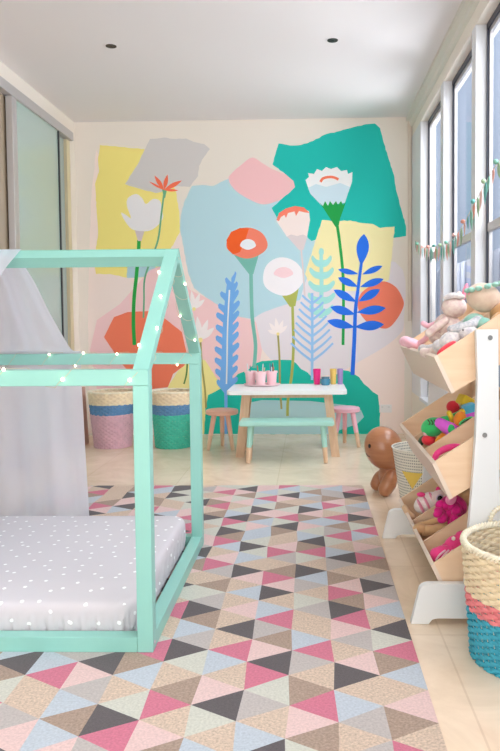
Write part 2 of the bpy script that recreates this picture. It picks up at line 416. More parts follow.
def f_daisy(bm):
    stroke(bm, [(337, 224), (340, 245), (343, 275), (343.5, 310), (343, 345)], 2.9, 2)
    flat(bm, [(305.5, 180), (309, 177), (308, 173), (314, 174), (317, 169), (322, 171), (326, 167), (331, 169), (337, 167), (341, 171), (347, 170), (348, 174), (352.5, 172), (352, 182), (344.5, 203), (322, 206), (310, 193)], 0, .0002)
    flat(bm, [(308, 188), (316, 184), (326, 187), (340, 183), (350, 187), (344.8, 203), (322, 206), (310.5, 194)], 1, .0003)
    flat(bm, [(320, 203), (323, 206), (325, 201), (328, 206), (330, 201), (333, 205), (336, 201), (338, 205), (341, 201), (343, 205), (346, 202), (340, 219), (338.5, 227), (335.5, 227)], 2, .0005)
    stroke(bm, [(320.5, 182), (323, 178.5), (329, 177), (334, 177.5), (338.5, 179.5)], 2.6, 3, .0006)
flower('painted_flower', [(238, 240, 242), (204, 226, 236), (0, 158, 66), (250, 120, 86)], f_daisy)
def small_flower(cx, cy, sc, stem):
    def dr(bm):
        if stem: stroke(bm, stem, 1.9, 1)
        for an, l in ((-70, 15), (-38, 19), (-8, 22), (20, 20), (48, 17)):
            a = math.radians(an); flat(bm, leaf((cx, cy), (cx+math.sin(a)*l*sc, cy-math.cos(a)*l*sc), 2.7*sc, 8, 1), 0, .0002+an*.000001)
        flat(bm, oval(cx, cy, 2.2*sc, 2.2*sc, 10), 2, .0005)
    flower('painted_flower', [(244, 230, 228), (168, 160, 90), (244, 222, 150)], dr)
small_flower(194, 309, .85, None)
small_flower(200.5, 340, 1.1, [(200.5, 341), (202, 365), (205, 390), (206, 408)])
small_flower(278, 334, .75, [(278, 335), (279.5, 358), (280, 385), (281.5, 409)])
def small_leafstem(bm): stroke(bm, [(187.5, 360), (186.5, 374), (184, 384)], 1.6, 0)
flower('painted_stem', [(96, 136, 66)], small_leafstem)
def frond_blue(bm):
    stroke(bm, [(232, 285), (228.5, 320), (227, 360), (226, 392), (226, 434)], (6, 2.6), 0)
    stroke(bm, [(231, 283), (228, 320), (227, 360), (226, 386)], (8, 13), 0, .0001)
    for y, s_, x in [(279, -1, 225), (293, -1, 220), (305, -1, 218), (314, -1, 216), (326, -1, 215.5), (337, -1, 215.5), (348, -1, 214.5), (359, -1, 214.5), (370, -1, 215), (381, -1, 216.5),
                     (273, 1, 236.5), (283, 1, 238), (291, 1, 239), (302, 1, 240), (312, 1, 239.5), (323, 1, 239), (333, 1, 239), (344, 1, 239.5), (356, 1, 238.5), (367, 1, 238), (378, 1, 238)]:
        c = 232 - (y-280)*.055
        flat(bm, [(c-s_*1, y+16), (c+(x-c)*.55, y+8), (x-s_*.6, y+3.2), (x, y), (x-s_*1.6, y-1.8), (c+(x-c)*.5, y+.5), (c-s_*1, y+5)], 0, .0002+.00001*(y % 7))
    stroke(bm, [(229.5, 290), (227.5, 330), (227, 365), (226.5, 384)], (1.4, 1.4), 1, .0005)
flower('painted_frond', [(112, 170, 228), (226, 228, 226)], frond_blue)
def frond_mint(bm):
    stroke(bm, [(321, 249), (321.5, 280), (321, 318)], (3.2, 4.5), 0)
    for y, hw in ((262, 10), (274, 12), (287, 13), (299, 13.5), (311, 12)):
        for s_ in (-1, 1):
            P_ = catmull([(321.5, y+5, 0), (321.5+s_*hw*.6, y+3.5, 0), (321.5+s_*hw, y-2.5, 0), (321.5+s_*(hw-1), y-6.5, 0), (321.5+s_*hw*.5, y-2.5, 0), (321.5, y-1, 0)], 4, True)
            flat(bm, [(q.x, q.y) for q in P_], 0, .0002+s_*.00005)
    flat(bm, oval(321.3, 252, 2.5, 4, 14), 0, .0003)
flower('painted_frond', [(160, 220, 214)], frond_mint)
def frond_fine(bm):
    stroke(bm, [(312, 293), (312.3, 330), (312, 380)], 2.6, 0)
    for k in range(8):
        yb = 361-k*8.2; l = 21-k*1.6
        for s_ in (-1, 1):
            stroke(bm, [(312, yb), (312+s_*l*.55, yb-l*.42), (312+s_*l, yb-l*.85)], (2.6, 1.9), 0, .0001+.00003*k+(.00001 if s_ > 0 else 0))
flower('painted_frond', [(148, 192, 230)], frond_fine)
def plant_blue(bm):
    stroke(bm, [(361.5, 262), (358.5, 285), (355.5, 310), (354.5, 335), (352.5, 375)], (2.8, 4.2), 0)
    flat(bm, leaf((364, 234), (361, 266), 6.2, 10, .8), 0, .0001)
    for tp, bs, w in [((338, 269.5), (358.5, 274), 2.7), ((382.5, 266), (362, 274.5), 3), ((338, 277.6), (358, 287), 3.6), ((383.6, 279), (360, 287), 3.6),
                      ((333.7, 290), (356.5, 302), 4), ((380, 289.3), (358.5, 301.5), 4.2), ((330.4, 307), (355.5, 314.5), 4.2), ((385.8, 308), (356.5, 312.5), 4.4),
                      ((327, 320.8), (355, 327.5), 4.4), ((384, 324.4), (354.5, 327), 4.8)]:
        flat(bm, leaf(tp, bs, w, 10, .85), 0, .0002+w*.00003)
flower('painted_plant', [(20, 108, 226)], plant_blue)

# outlet on the back wall
o = at(385.5, 408.5, y=D)
t_ = thing('power_outlet', 'white double power outlet low on the back wall', 'outlet', (o.x, D-.001, o.z))
obj('face_plate', bx(NB(), -.052, .052, -.009, 0, -.034, .034, 0, .002), mat('outlet_plastic', (240, 238, 236), .35), t_)
for s_ in (-1, 1): obj('switch', bx(NB(), s_*.028-.008, s_*.028+.008, -.013, -.009, .008, .022, 0, .001), mat('outlet_switch', (226, 224, 222), .35), t_)

# recessed ceiling lights
for (x, y, lb) in ((-1.2, 4.34, 'black oval recessed ceiling light, left one'), (.155, 4.315, 'black oval recessed ceiling light, right one nearer the windows')):
    t_ = thing('ceiling_light', lb, 'ceiling light', (x, y, H), group='recessed ceiling lights')
    b_ = NB(); lathe(b_, [(.044, 0), (.044, -.0015), (.034, -.0022), (.033, 0)], n=28); obj('rim', b_, ceilm, t_, True)
    b_ = NB(); lathe(b_, [(0, -.004), (.0325, -.004), (.0325, -.0005), (0, -.0005)], n=28); obj('black_insert', b_, mat('black_fitting', (22, 20, 20), .5), t_, True)
    b_ = NB(); lathe(b_, [(0, -.006), (.006, -.0058), (.009, -.0042)], n=16); obj('bulb', b_, mat('bulb_glass', (60, 58, 56), .2), t_, True)

# ---------------------------------------------------------------- rug: triangle lattice woven in eight colours
RC = {'K': ((94, 86, 88), 'rug_charcoal'), 'R': ((206, 116, 138), 'rug_rose'), 'P': ((224, 192, 188), 'rug_blush'), 'B': ((188, 195, 204), 'rug_grey_blue'),
      'G': ((188, 178, 174), 'rug_grey'), 'M': ((204, 202, 190), 'rug_pale_mint'), 'T': ((168, 144, 128), 'rug_taupe'), 'C': ((208, 184, 164), 'rug_sand')}
keys = 'KRPBGMTC'
rmats = [mat(RC[k][1], RC[k][0], .95, noise_amt=(.24 if k in 'CT' else .12), nscale=150, bump=.5, bscale=420, sheen=.1) for k in keys]
rows = {  # strip -> colours from m=33 down to m=-4
 0: 'CCPRKTCBGPKTMRBCPGRTCGKGPBCKMRTBCPTCRC',
 1: 'BPBGGTPRMCRBTGRMCBKGCTPRTKRPGCPKCBGCGP',
 2: 'PPMTBGCBKPTBPMBKTRMCKBGCMGCCBRGCTRPTMC',
 3: 'GRBMKPCTMPRMKTCCPRGCTRPKCBRGTPKRMGCBKM',
 4: 'CPPBMRBMKPTBPBBMKMBCKPCBCPCKCRBCPKMCBG',
 5: 'GMKPTMPCMBKRMKTRBCPRGCTMGKTBGKMCTRCPTB',
 6: 'CMPRCPTRCTKMCMPPGKBTPCKMCRCCMRTBCMKRGC',
}
low = {7: {3: 'K', 2: 'P', 1: 'G', 0: 'B', -1: 'T', -2: 'B', -3: 'P', 27: 'K', 24: 'P', 23: 'R', 19: 'R', 4: 'G', 5: 'C'},
       8: {3: 'B', 2: 'R', 1: 'C', 0: 'C', -1: 'G', -2: 'P', -3: 'K', 31: 'K', 30: 'M', 29: 'K', 28: 'M', 27: 'C', 26: 'C', 25: 'P', 24: 'B', 23: 'K'},
       9: {3: 'K', 2: 'T', 1: 'M', 0: 'R', 33: 'B', 32: 'R', 31: 'B', 30: 'B', 29: 'C', 28: 'T', 27: 'T', 26: 'C', 25: 'R', 24: 'P'},
       10: {29: 'K', 28: 'P', 27: 'P', 26: 'K', 25: 'B', 24: 'C', 23: 'C'},
       11: {33: 'T', 32: 'C', 31: 'C', 30: 'C', 29: 'C', 28: 'C', 27: 'T', 26: 'R', 25: 'P', 24: 'K', 23: 'C'},
       12: {33: 'C', 32: 'K', 31: 'C', 30: 'R', 29: 'T', 28: 'B', 27: 'B', 26: 'G'}}
RX1, RW, RS, RY0, RY1, RT_ = .310, .1235, .1468, 1.02, 4.118, .007
NS = 15
rr = random.Random(3)
bm = NB()
bx(bm, RX1-NS*RW, RX1, RY0, RY1, .0008, RT_-.0006, 7)
def clipy(poly, y, keep_below):
    out = []
    for i, a in enumerate(poly):
        b2 = poly[(i+1) % len(poly)]
        ia = (a[1] <= y) == keep_below or a[1] == y; ib = (b2[1] <= y) == keep_below or b2[1] == y
        if ia: out.append(a)
        if ia != ib:
            t_ = (y-a[1])/(b2[1]-a[1]); out.append((a[0]+(b2[0]-a[0])*t_, y))
    return out
for k in range(NS):
    xo = RX1-RW*(k if k % 2 else k+1); xe = RX1-RW*(k+1 if k % 2 else k)
    last = ''
    for m_ in range(33, -12, -1):
        c = None
        if k in rows and 33-m_ < len(rows[k]): c = rows[k][33-m_]
        elif k in low: c = low[k].get(m_)
        if c is None: c = rr.choice([q for q in 'KRPPBBGGMMTTCCC' if q != last])
        last = c
        yc = 1.7545+m_*RS/2
        ax, bxx = (xo, xe) if m_ % 2 == 0 else (xe, xo)
        tri = [(ax, yc), (bxx, yc-RS/2), (bxx, yc+RS/2)]
        tri = clipy(tri, RY1, True)
        if len(tri) > 2: tri = clipy(tri, RY0, False)
        if len(tri) > 2:
            jt = lambda p: (p[0]+(.0035*math.sin(p[0]*371+p[1]*533) if RX1-NS*RW+.01 < p[0] < RX1-.01 else 0), p[1]+(.004*math.sin(p[0]*613+p[1]*271) if RY0+.01 < p[1] < RY1-.01 else 0), RT_)
            try:
                f = bm.faces.new([bm.verts.new(jt((round(p[0], 4), round(p[1], 4)))) for p in tri]); f.material_index = keys.index(c)
                if f.normal.z < 0: f.normal_flip()
            except ValueError: pass
me = bpy.data.meshes.new('rug'); bm.to_mesh(me); bm.free()
for m_ in rmats: me.materials.append(m_)
rug = bpy.data.objects.new('rug', me); COL.objects.link(rug)
tag(rug, 'large flatwoven rug patterned with pink, charcoal, grey and beige triangles', 'rug')

# ---------------------------------------------------------------- house bed
BX, F0, F1, TW = -.471, 2.031, 3.045, .047
bed = thing('house_bed', 'mint green timber house frame toddler bed with pitched roof standing on the rug', 'bed', (BX, F0, 0))
def bo(name, bm, m_=mint): 
    for v in bm.verts: v.co -= Vector((BX, F0, 0))
    return obj(name, bm, m_, bed)
LB = 1.45                      # bed length
XL = BX-LB
RZ = RT_
EV = .852
for (x0, y0, lb) in ((BX-TW, F0, 0), (BX-TW, F1-TW, 0), (XL, F0, 0), (XL, F1-TW, 0)):
    bo('post', bx(NB(), x0, x0+TW, y0, y0+TW, RZ, EV-TW, bev=.002))
bo('bottom_rail', bx(NB(), XL+TW, BX-TW-.0005, F0+.001, F0+TW, RZ, RZ+.045, bev=.002))
bo('bottom_rail', bx(NB(), XL+TW, BX-TW-.0005, F1-TW, F1-.001, RZ, RZ+.045, bev=.002))
bo('bottom_rail', bx(NB(), BX-TW, BX-.001, F0+TW+.0005, F1-TW-.0005, RZ, RZ+.045, bev=.002))
bo('bottom_rail', bx(NB(), XL+.001, XL+TW, F0+TW+.0005, F1-TW-.0005, RZ, RZ+.045, bev=.002))
bo('eave_rail', bx(NB(), XL, BX, F0, F0+TW, EV-TW+.0003, EV, bev=.002))
bo('eave_rail', bx(NB(), XL, BX, F1-TW, F1, EV-TW+.0003, EV, bev=.002))
YM, RTOP = (F0+F1)/2, 1.252
bo('ridge_beam', beam(NB(), (XL, YM, RTOP-.030), (BX+.0, YM, RTOP-.030), .043, .043, roll=PI/4, bev=.002))
def rafter(x1, sgn):
    ye = F0 if sgn > 0 else F1
    # outline in (y,z), outer line eave->apex, inner parallel
    oy, oz = ye, EV+.0004; ay, az = YM, RTOP+.001
    d = Vector((ay-oy, az-oz)).normalized(); n = Vector((-d.y, d.x))*(1 if sgn > 0 else -1)
    # inner edge starts at the inner side of the post top
    iy = ye+sgn*TW*1.0
    # inner apex
    w = abs((Vector((iy, oz))-Vector((oy, oz))).dot(Vector((d.y, -d.x)) if sgn > 0 else Vector((-d.y, d.x))))
    slope = (az-oz)/(ay-oy); zi = oz+slope*(ay-iy)
    return prism(NB(), [(oy, oz), (iy, oz), (ay-sgn*.0006, zi), (ay-sgn*.0006, az)], 'x', x1-TW, x1-.0005)
for x1 in (BX+.001, XL+TW+.001):
    for s_ in (1, -1): bo('roof_rafter', rafter(x1, s_))
for y_ in (F0-.001,):
    for z_ in (.03, ):
        b_ = NB(); r_ = bmesh.ops.create_cone(b_, cap_ends=True, segments=12, radius1=.006, radius2=.005, depth=.003)
        for v in r_['verts']: v.co = Vector((BX-.001+v.co.z+.002, F0+.022+v.co.x, z_+v.co.y))
        bo('screw_head', b_, alum)
# mattress with dotted fitted sheet
MX0, MX1, MY0, MY1, MZ = XL+TW+.01, BX-TW-.012, F0+TW+.005, F1-TW-.006, .152
nx, ny = 90, 56
bm = NB(); g = {}
sheet = bpy.data.materials.new('dotted_sheet'); sheet.use_nodes = True
t = sheet.node_tree; b = t.nodes['Principled BSDF']; b.inputs['Roughness'].default_value = .85
co = t.nodes.new('ShaderNodeTexCoord'); geo = t.nodes.new('ShaderNodeNewGeometry')
sn = t.nodes.new('ShaderNodeSeparateXYZ'); t.links.new(geo.outputs['Normal'], sn.inputs[0])
sp_ = t.nodes.new('ShaderNodeSeparateXYZ'); t.links.new(co.outputs['Object'], sp_.inputs[0])
cA = t.nodes.new('ShaderNodeCombineXYZ'); t.links.new(sp_.outputs[0], cA.inputs[0]); t.links.new(sp_.outputs[1], cA.inputs[1])
sxy = t.nodes.new('ShaderNodeMath'); sxy.operation = 'ADD'; t.links.new(sp_.outputs[0], sxy.inputs[0]); t.links.new(sp_.outputs[1], sxy.inputs[1])
cB = t.nodes.new('ShaderNodeCombineXYZ'); t.links.new(sxy.outputs[0], cB.inputs[0]); t.links.new(sp_.outputs[2], cB.inputs[1])
ab = t.nodes.new('ShaderNodeMath'); ab.operation = 'GREATER_THAN'; ab.inputs[1].default_value = .6; t.links.new(sn.outputs[2], ab.inputs[0])
mv = t.nodes.new('ShaderNodeMix'); mv.data_type = 'VECTOR'; t.links.new(ab.outputs[0], mv.inputs[0]); t.links.new(cB.outputs[0], mv.inputs[4]); t.links.new(cA.outputs[0], mv.inputs[5])
vo = t.nodes.new('ShaderNodeTexVoronoi'); vo.voronoi_dimensions = '2D'
vo.inputs['Scale'].default_value = 15; vo.inputs['Randomness'].default_value = .7
t.links.new(mv.outputs[1], vo.inputs['Vector'])
lt = t.nodes.new('ShaderNodeMath'); lt.operation = 'LESS_THAN'; lt.inputs[1].default_value = .092
t.links.new(vo.outputs['Distance'], lt.inputs[0])
mx_ = t.nodes.new('ShaderNodeMix'); mx_.data_type = 'RGBA'
mx_.inputs[6].default_value = lin((209, 203, 208))+(1,); mx_.inputs[7].default_value = lin((250, 250, 250))+(1,)
t.links.new(lt.outputs[0], mx_.inputs[0]); t.links.new(mx_.outputs[2], b.inputs['Base Color'])
def rr_(x, y):     # rounded rectangle distance inside
    cx_, cy_ = (MX0+MX1)/2, (MY0+MY1)/2; hx, hy = (MX1-MX0)/2, (MY1-MY0)/2; R_ = .07
    qx, qy = abs(x-cx_)-(hx-R_), abs(y-cy_)-(hy-R_)
    return R_-(math.hypot(max(qx, 0), max(qy, 0))+min(max(qx, qy), 0))
def outline(n=160, ins=0, R_=.075):
    K_ = max(R_, ins+.012)
    o = []
    cs = [(MX1-K_, MY1-K_, 0), (MX0+K_, MY1-K_, 90), (MX0+K_, MY0+K_, 180), (MX1-K_, MY0+K_, 270)]
    R_ = K_
    for cx_, cy_, a0 in cs:
        for k in range(13):
            a = math.radians(a0+90*k/12); o.append((cx_+(R_-ins)*math.cos(a), cy_+(R_-ins)*math.sin(a)))
    # resample
    P_ = [Vector((q[0], q[1], 0)) for q in o]; L_ = [0]
    for i in range(len(P_)): L_.append(L_[-1]+(P_[(i+1) % len(P_)]-P_[i]).length)
    out = []
    for k in range(n):
        s_ = L_[-1]*k/n
        for i in range(len(P_)):
            if L_[i] <= s_ <= L_[i+1]:
                out.append(P_[i].lerp(P_[(i+1) % len(P_)], (s_-L_[i])/max(1e-9, L_[i+1]-L_[i]))); break
    return out
ZB = .012
prof = [(.018, ZB), (.004, ZB+.02), (0, .06), (0, .10), (.001, .125), (.005, .138), (.012, .147), (.024, MZ), (.05, MZ+.001), (.09, MZ+.001), (.13, MZ+.001), (.17, MZ+.001)]
NR = 900; rings = []
for ins, z in prof:
    ring = []
    OL = outline(NR, ins)
    for i, p in enumerate(OL):
        fold = 0
        if .015 < z < .135:
            kk = (1-abs(z-.05)/.09)
            fold = .016*kk*max(0, math.sin((p.x*105+p.y*90)-z*62+3.2*math.sin(p.x*6+p.y*5)))**2
        tg = (OL[(i+3) % NR]-OL[i-3]).normalized(); nrm = Vector((tg.y, -tg.x, 0))
        sg = max(0, 1-(p.y-MY0)/.16)
        zz = z-.020*sg*(3-2*sg)*sg*min(1, z/.12)
        ring.append(bm.verts.new((p.x-nrm.x*abs(fold), p.y-nrm.y*abs(fold), zz)))
    rings.append(ring)
for A, B in zip(rings, rings[1:]):
    for k in range(NR): bm.faces.new((A[k], A[(k+1) % NR], B[(k+1) % NR], B[k]))
bm.faces.new(rings[0][::-1]); bm.faces.new(rings[-1])
for v in bm.verts: v.co -= Vector(((MX0+MX1)/2, (MY0+MY1)/2, 0))
mt = obj('mattress', bm, sheet, None, True, ((MX0+MX1)/2, (MY0+MY1)/2, 0))
tag(mt, 'low mattress in a pale grey fitted sheet with white dots inside the house bed', 'mattress')

# sheer canopy draped over the ridge beam and the rear eave
sheer = bpy.data.materials.new('sheer_white_voile'); sheer.use_nodes = True
t = sheer.node_tree; t.nodes.clear()
d1 = t.nodes.new('ShaderNodeBsdfDiffuse'); d1.inputs[0].default_value = (.90, .895, .985, 1)
d2 = t.nodes.new('ShaderNodeBsdfTranslucent'); d2.inputs[0].default_value = (.90, .895, .985, 1)
a1 = t.nodes.new('ShaderNodeMixShader'); a1.inputs[0].default_value = .5
tr = t.nodes.new('ShaderNodeBsdfTransparent'); a2 = t.nodes.new('ShaderNodeMixShader'); oo = t.nodes.new('ShaderNodeOutputMaterial')
lw = t.nodes.new('ShaderNodeLayerWeight'); lw.inputs[0].default_value = .35
mr2 = t.nodes.new('ShaderNodeMapRange'); mr2.inputs['To Min'].default_value = .80; mr2.inputs['To Max'].default_value = .88
t.links.new(lw.outputs['Facing'], mr2.inputs['Value']); t.links.new(mr2.outputs[0], a2.inputs[0])
t.links.new(d1.outputs[0], a1.inputs[1]); t.links.new(d2.outputs[0], a1.inputs[2])
t.links.new(tr.outputs[0], a2.inputs[1]); t.links.new(a1.outputs[0], a2.inputs[2]); t.links.new(a2.outputs[0], oo.inputs[0])
bm = NB()
def canopy(path, xr, xl, nu=110, amp=None):
    """path: list of (y,z); xr(i): right hem x at path sample; folds along x"""
    P_ = path; NV = len(P_); grid = []
    for j, (y, z) in enumerate(P_):
        s_ = j/(NV-1); row = []
        for i in range(nu+1):
            u = i/nu; x = xr(s_)+(xl(s_)-xr(s_))*u
            A_ = amp(s_)
            f_ = A_*(math.sin(u*19+.8*s_)+.45*math.sin(u*43+2+s_*1.5)+.3*math.sin(u*11+3))
            edge = min(1, u*14)
            row.append(bm.verts.new((x, y+f_*edge*.9, z)))
        grid.append(row)
    for A, B in zip(grid, grid[1:]):
        for i in range(nu): bm.faces.new((A[i], A[i+1], B[i+1], B[i]))
def path_pts(pts, n):
    return [(q.x, q.y) for q in catmull([(a, b2, 0) for a, b2 in pts], n)]
# back panel: from ridge, over rear eave, down to the floor behind the bed
pb = path_pts([(YM, RTOP+.006), (YM+.03, RTOP-.012), (YM+.16, 1.16), (YM+.30, 1.03), (YM+.44, .905), (F1-TW+.01, EV+.012), (F1+.004, EV+.006), (F1+.016, .80), (F1+.03, .6), (F1+.04, .4), (F1+.05, .2), (F1+.055, .012)], 5)
def xrb(s_):
    tab = [(0, -1.09), (.09, -1.08), (.27, -1.06), (.40, -1.035), (.50, -1.005), (.56, -1.00), (.65, -1.01), (.8, -1.005), (1, -.995)]
    xs = [q for q in tab]
    for a, c in zip(xs, xs[1:]):
        if a[0] <= s_ <= c[0]: return a[1]+(c[1]-a[1])*(s_-a[0])/(c[0]-a[0])
    return xs[-1][1]
def xrb2(s_):   # right hem traced by height
    return xrb(s_)
canopy(pb, xrb2, lambda s_: -1.22-.55*min(1, s_*1.5), 120, lambda s_: .004+.012*min(1, max(0, s_-.52)*4)+(.006 if .1 < s_ < .45 else 0))
# front panel: from ridge down over the front eave, out to the left
pf = path_pts([(YM-.001, RTOP+.006), (YM-.03, RTOP-.012), (YM-.16, 1.16), (YM-.30, 1.03), (YM-.44, .905), (F0+TW-.01, EV+.012), (F0-.004, EV+.006), (F0-.018, .78), (F0-.03, .5), (F0-.04, .2), (F0-.045, .012)], 5)
canopy(pf, lambda s_: -1.045-.02*s_, lambda s_: -1.30-.50*min(1, s_*1.5), 70, lambda s_: .004+.008*s_)
tag(obj('canopy', bm, sheer, None, True), 'sheer white canopy draped over the ridge of the mint house bed', 'canopy')

# string lights
bulbm = mat('warm_glowing_bulb', (255, 236, 190), .3, emit=6)
wirem = mat('copper_wire', (206, 196, 170), .4)
def sl(y): return EV+(RTOP-EV)*(1-abs(y-YM)/(YM-F0))
t_ = thing('string_lights', 'string of tiny warm lights wound round the roof of the house bed', 'string lights', (BX-.02, YM, RTOP+.01))
pts = []; bulbs = []
xf = BX+.004
# down the front gable rafter on its face, helical
def addb(p): bulbs.append(Vector(p))
path1 = []
for k in range(60):
    s_ = k/59; y = F0+.02+(YM-F0-.04)*(1-s_); z = sl(y)+.004
    a = s_*2*PI*4.5; yy = y-.034*math.sin(a)*.7+.018; path1.append((BX-TW/2+(TW/2+.005)*math.cos(a), y+.012+.02*math.sin(a), z-.028+.034*math.sin(a)))
for (px, py) in ((159, 272), (160.5, 296), (157, 328), (139, 345)):
    best = min((abs(at(px, py, y=F0+k*.002).z-sl(F0+k*.002)-.008), k) for k in range(0, 248))[1]
    p = at(px, py, y=F0+best*.002)
    if p.x > BX+.006: p = at(px, py, x=BX+.006)
    addb(p)
for (px, py) in ((185, 284), ): addb(at(px, py, x=BX-TW-.006) if False else at(px, py, x=BX+.006))
path2 = []
for k in range(60):
    s_ = k/59; y = YM+.02+(F1-YM-.04)*s_; z = sl(y)+.004
    a = s_*2*PI*4.5+PI; path2.append((BX-TW/2+(TW/2+.005)*math.cos(a), y-.012-.02*math.sin(a), z-.028+.034*math.sin(a)))
for k in (12, 28, 44): addb(path2[k])
def railpath(y0, seed, n, turns):
    o = []
    for k in range(n):
        s_ = k/(n-1); x = BX-.03-s_*(LB-.2); a = s_*2*PI*turns+seed
        # square helix round the rail
        cy_, cz_ = math.cos(a), math.sin(a); m_ = max(abs(cy_), abs(cz_)); r_ = TW/2+.0045
        o.append((x, y0+cy_/m_*r_, EV-TW/2+cz_/m_*r_))
    return o
path3 = railpath(F0+TW/2, 2.6, 260, 6.2); path4 = railpath(F1-TW/2, 1.0, 260, 8.5)
for px in (22, 62, 107): 
    xw = at(px, 378, y=F0).x; k = min(range(len(path3)), key=lambda i: abs(path3[i][0]-xw)+(.2 if path3[i][1] > F0 else 0)+(.1 if path3[i][2] < EV-.03 else 0)); addb(path3[k])
for px in (54, 91, 124, 173, 70):
    xw = at(px, 360, y=F1-TW).x; k = min(range(len(path4)), key=lambda i: abs(path4[i][0]-xw)+(.2 if path4[i][1] > F1-TW else 0)); addb(path4[k])
O_ = Vector(t_.location)
b_ = NB()
for P_ in (path1, path2, path3, path4): tube(b_, [Vector(p)-O_ for p in P_], .0009, 5)
obj('wire', b_, wirem, t_)
for p in bulbs:
    obj('bulb', ell(NB(), p-O_, (.0044, .0044, .0052), seg=10, rings=8), bulbm, t_, True)

# ---------------------------------------------------------------- woven baskets
def woven(R0, R1, h, N, rowsn, amp, col_at, n_sub=4):
    """real weave: flattened strands running over and under upright stakes, on a closed inner skin"""
    bm = NB(); nt_ = N*n_sub; dz = h/rowsn; m_ = 6
    for row in range(rowsn):
        z = dz*(row+.5); R = R0+(R1-R0)*z/h; ph = 0 if row % 2 == 0 else PI; mi = col_at(z/h); rings = []
        for i in range(nt_):
            th = 2*PI*i/nt_; wv = amp*math.cos(th*N/2+ph)
            zz = z+dz*.12*math.sin(3*th+row*1.7)
            ring = []
            for q in range(m_):
                a = 2*PI*q/m_; r_ = R+wv+dz*.34*math.cos(a)
                ring.append(bm.verts.new((r_*math.cos(th), r_*math.sin(th), zz+dz*.64*math.sin(a))))
            rings.append(ring)
        for i in range(nt_):
            A_, B_ = rings[i], rings[(i+1) % nt_]
            for q in range(m_):
                f = bm.faces.new((A_[q], A_[(q+1) % m_], B_[(q+1) % m_], B_[q])); f.material_index = mi
    return bm
def stakes(R0, R1, h, N, r, off=0):
    bm = NB()
    for i in range(N):
        a = 2*PI*(i+.0)/N
        tube(bm, [((R0+off)*math.cos(a), (R0+off)*math.sin(a), .004), ((R1+off)*math.cos(a), (R1+off)*math.sin(a), h)], r, 5)
    return bm
def braid(R, z, r, strands, turns, sq=1):
    bm = NB()
    for s_ in range(strands):
        P_ = []
        n = turns*8
        for k in range(n):
            th = 2*PI*k/n; a = turns*th+2*PI*s_/strands
            P_.append(((R+r*1.1*math.cos(a))*math.cos(th), (R+r*1.1*math.cos(a))*math.sin(th), z+r*sq*1.1*math.sin(a)))
        tube(bm, P_, r*.72, 6, closed=True)
    return bm
nat = mat('natural_rattan', (246, 224, 190), .6, noise_amt=.12, nscale=30)
natl = mat('pale_rattan', (250, 236, 212), .6, noise_amt=.10, nscale=30)
bpink = mat('dusty_pink_weave', (226, 182, 194), .65, noise_amt=.08, nscale=30)
bblue = mat('denim_blue_weave', (96, 144, 188), .65, noise_amt=.1, nscale=30)
bteal = mat('sea_green_weave', (76, 200, 172), .65, noise_amt=.1, nscale=30)
bcoral = mat('coral_pink_weave', (240, 138, 144), .6, noise_amt=.1, nscale=30)
bturq = mat('turquoise_weave', (62, 170, 196), .6, noise_amt=.12, nscale=30)
def handle_loop(w, h, r, z0, out=0):
    bm = NB(); P_ = [(w*math.cos(a), 0, z0+h*math.sin(a)) for a in [PI*k/14 for k in range(15)]]
    tube(bm, P_, r, 7)
    P2 = []
    for k in range(90):
        a = PI*k/89; q = Vector((w*math.cos(a), 0, z0+h*math.sin(a))); nn = Vector((math.cos(a), 0, math.sin(a)))
        b2 = k*1.1; P2.append(q+nn*(r*1.25*math.cos(b2))+Vector((0, 1, 0))*(r*1.25*math.sin(b2)))
    tube(bm, P2, r*.35, 5)
    return bm
def basket(name, label, loc, R0, R1, h, bands, mats_, N=40, rowsn=26, amp=.0022, handles=(), br=.006, group=None, rim_amp=1):
    t_ = thing(name, label, 'basket', loc, group=group)
    def ca(s_):
        for lim, mi in bands:
            if s_ <= lim: return mi
        return bands[-1][1]
    obj('woven_body', woven(R0, R1, h, N, rowsn, amp, ca), mats_, t_, True)
    obj('upright_stakes', stakes(R0, R1, h, N, .0016, -.002), mats_[0], t_, True)
    obj('basket_floor', lathe(NB(), [(0, .004), (R0, .004), (R0, .010), (0, .010)], n=40), mats_[ca(0)], t_)
    obj('rim', braid(R1-.001, h+br*.5, br, 3, int(R1*160)), natl, t_, True)
    obj('base_ring', braid(R0+.001, br*1.0, br*.75, 2, int(R0*150)), mats_[ca(0)], t_, True)
    for ang in handles:
        o = obj('handle', handle_loop(.045, .05, .006, 0), natl, t_, True, (math.cos(ang)*(R1-.002), math.sin(ang)*(R1-.002), h+br)); o.rotation_euler = (0, 0, ang+PI/2)
    return t_
basket('storage_basket', 'tall woven basket banded pale pink, blue and natural behind the bed', (-1.555, 5.46, .0), .138, .180, .432, ((.60, 1), (.77, 2), (1, 0)), [nat, bpink, bblue], 44, 28, .0042, br=.005)
basket('storage_basket', 'tall woven basket banded sea green, blue and natural behind the bed', (-1.072, 5.44, .0), .134, .167, .432, ((.60, 1), (.77, 2), (1, 0)), [nat, bteal, bblue], 40, 28, .0042, br=.005)
basket('storage_basket', 'woven basket banded turquoise, coral pink and natural in the right foreground', (.652, 2.03, .0), .176, .202, .335, ((.45, 1), (.60, 2), (1, 0)), [nat, bturq, bcoral], 48, 34, .0042, handles=(1.75, 1.75+PI), br=.0062)
tag(obj('leaning_board', beam(NB(), (-1.80, 5.50, .0015), (-1.83, 5.52, .46), .03, .16, up=(0, 1, 0), bev=.002), mat('pinkish_brown_board', (196, 160, 146), .6)), 'narrow brown board standing between the canopy and the pink banded basket', 'board')

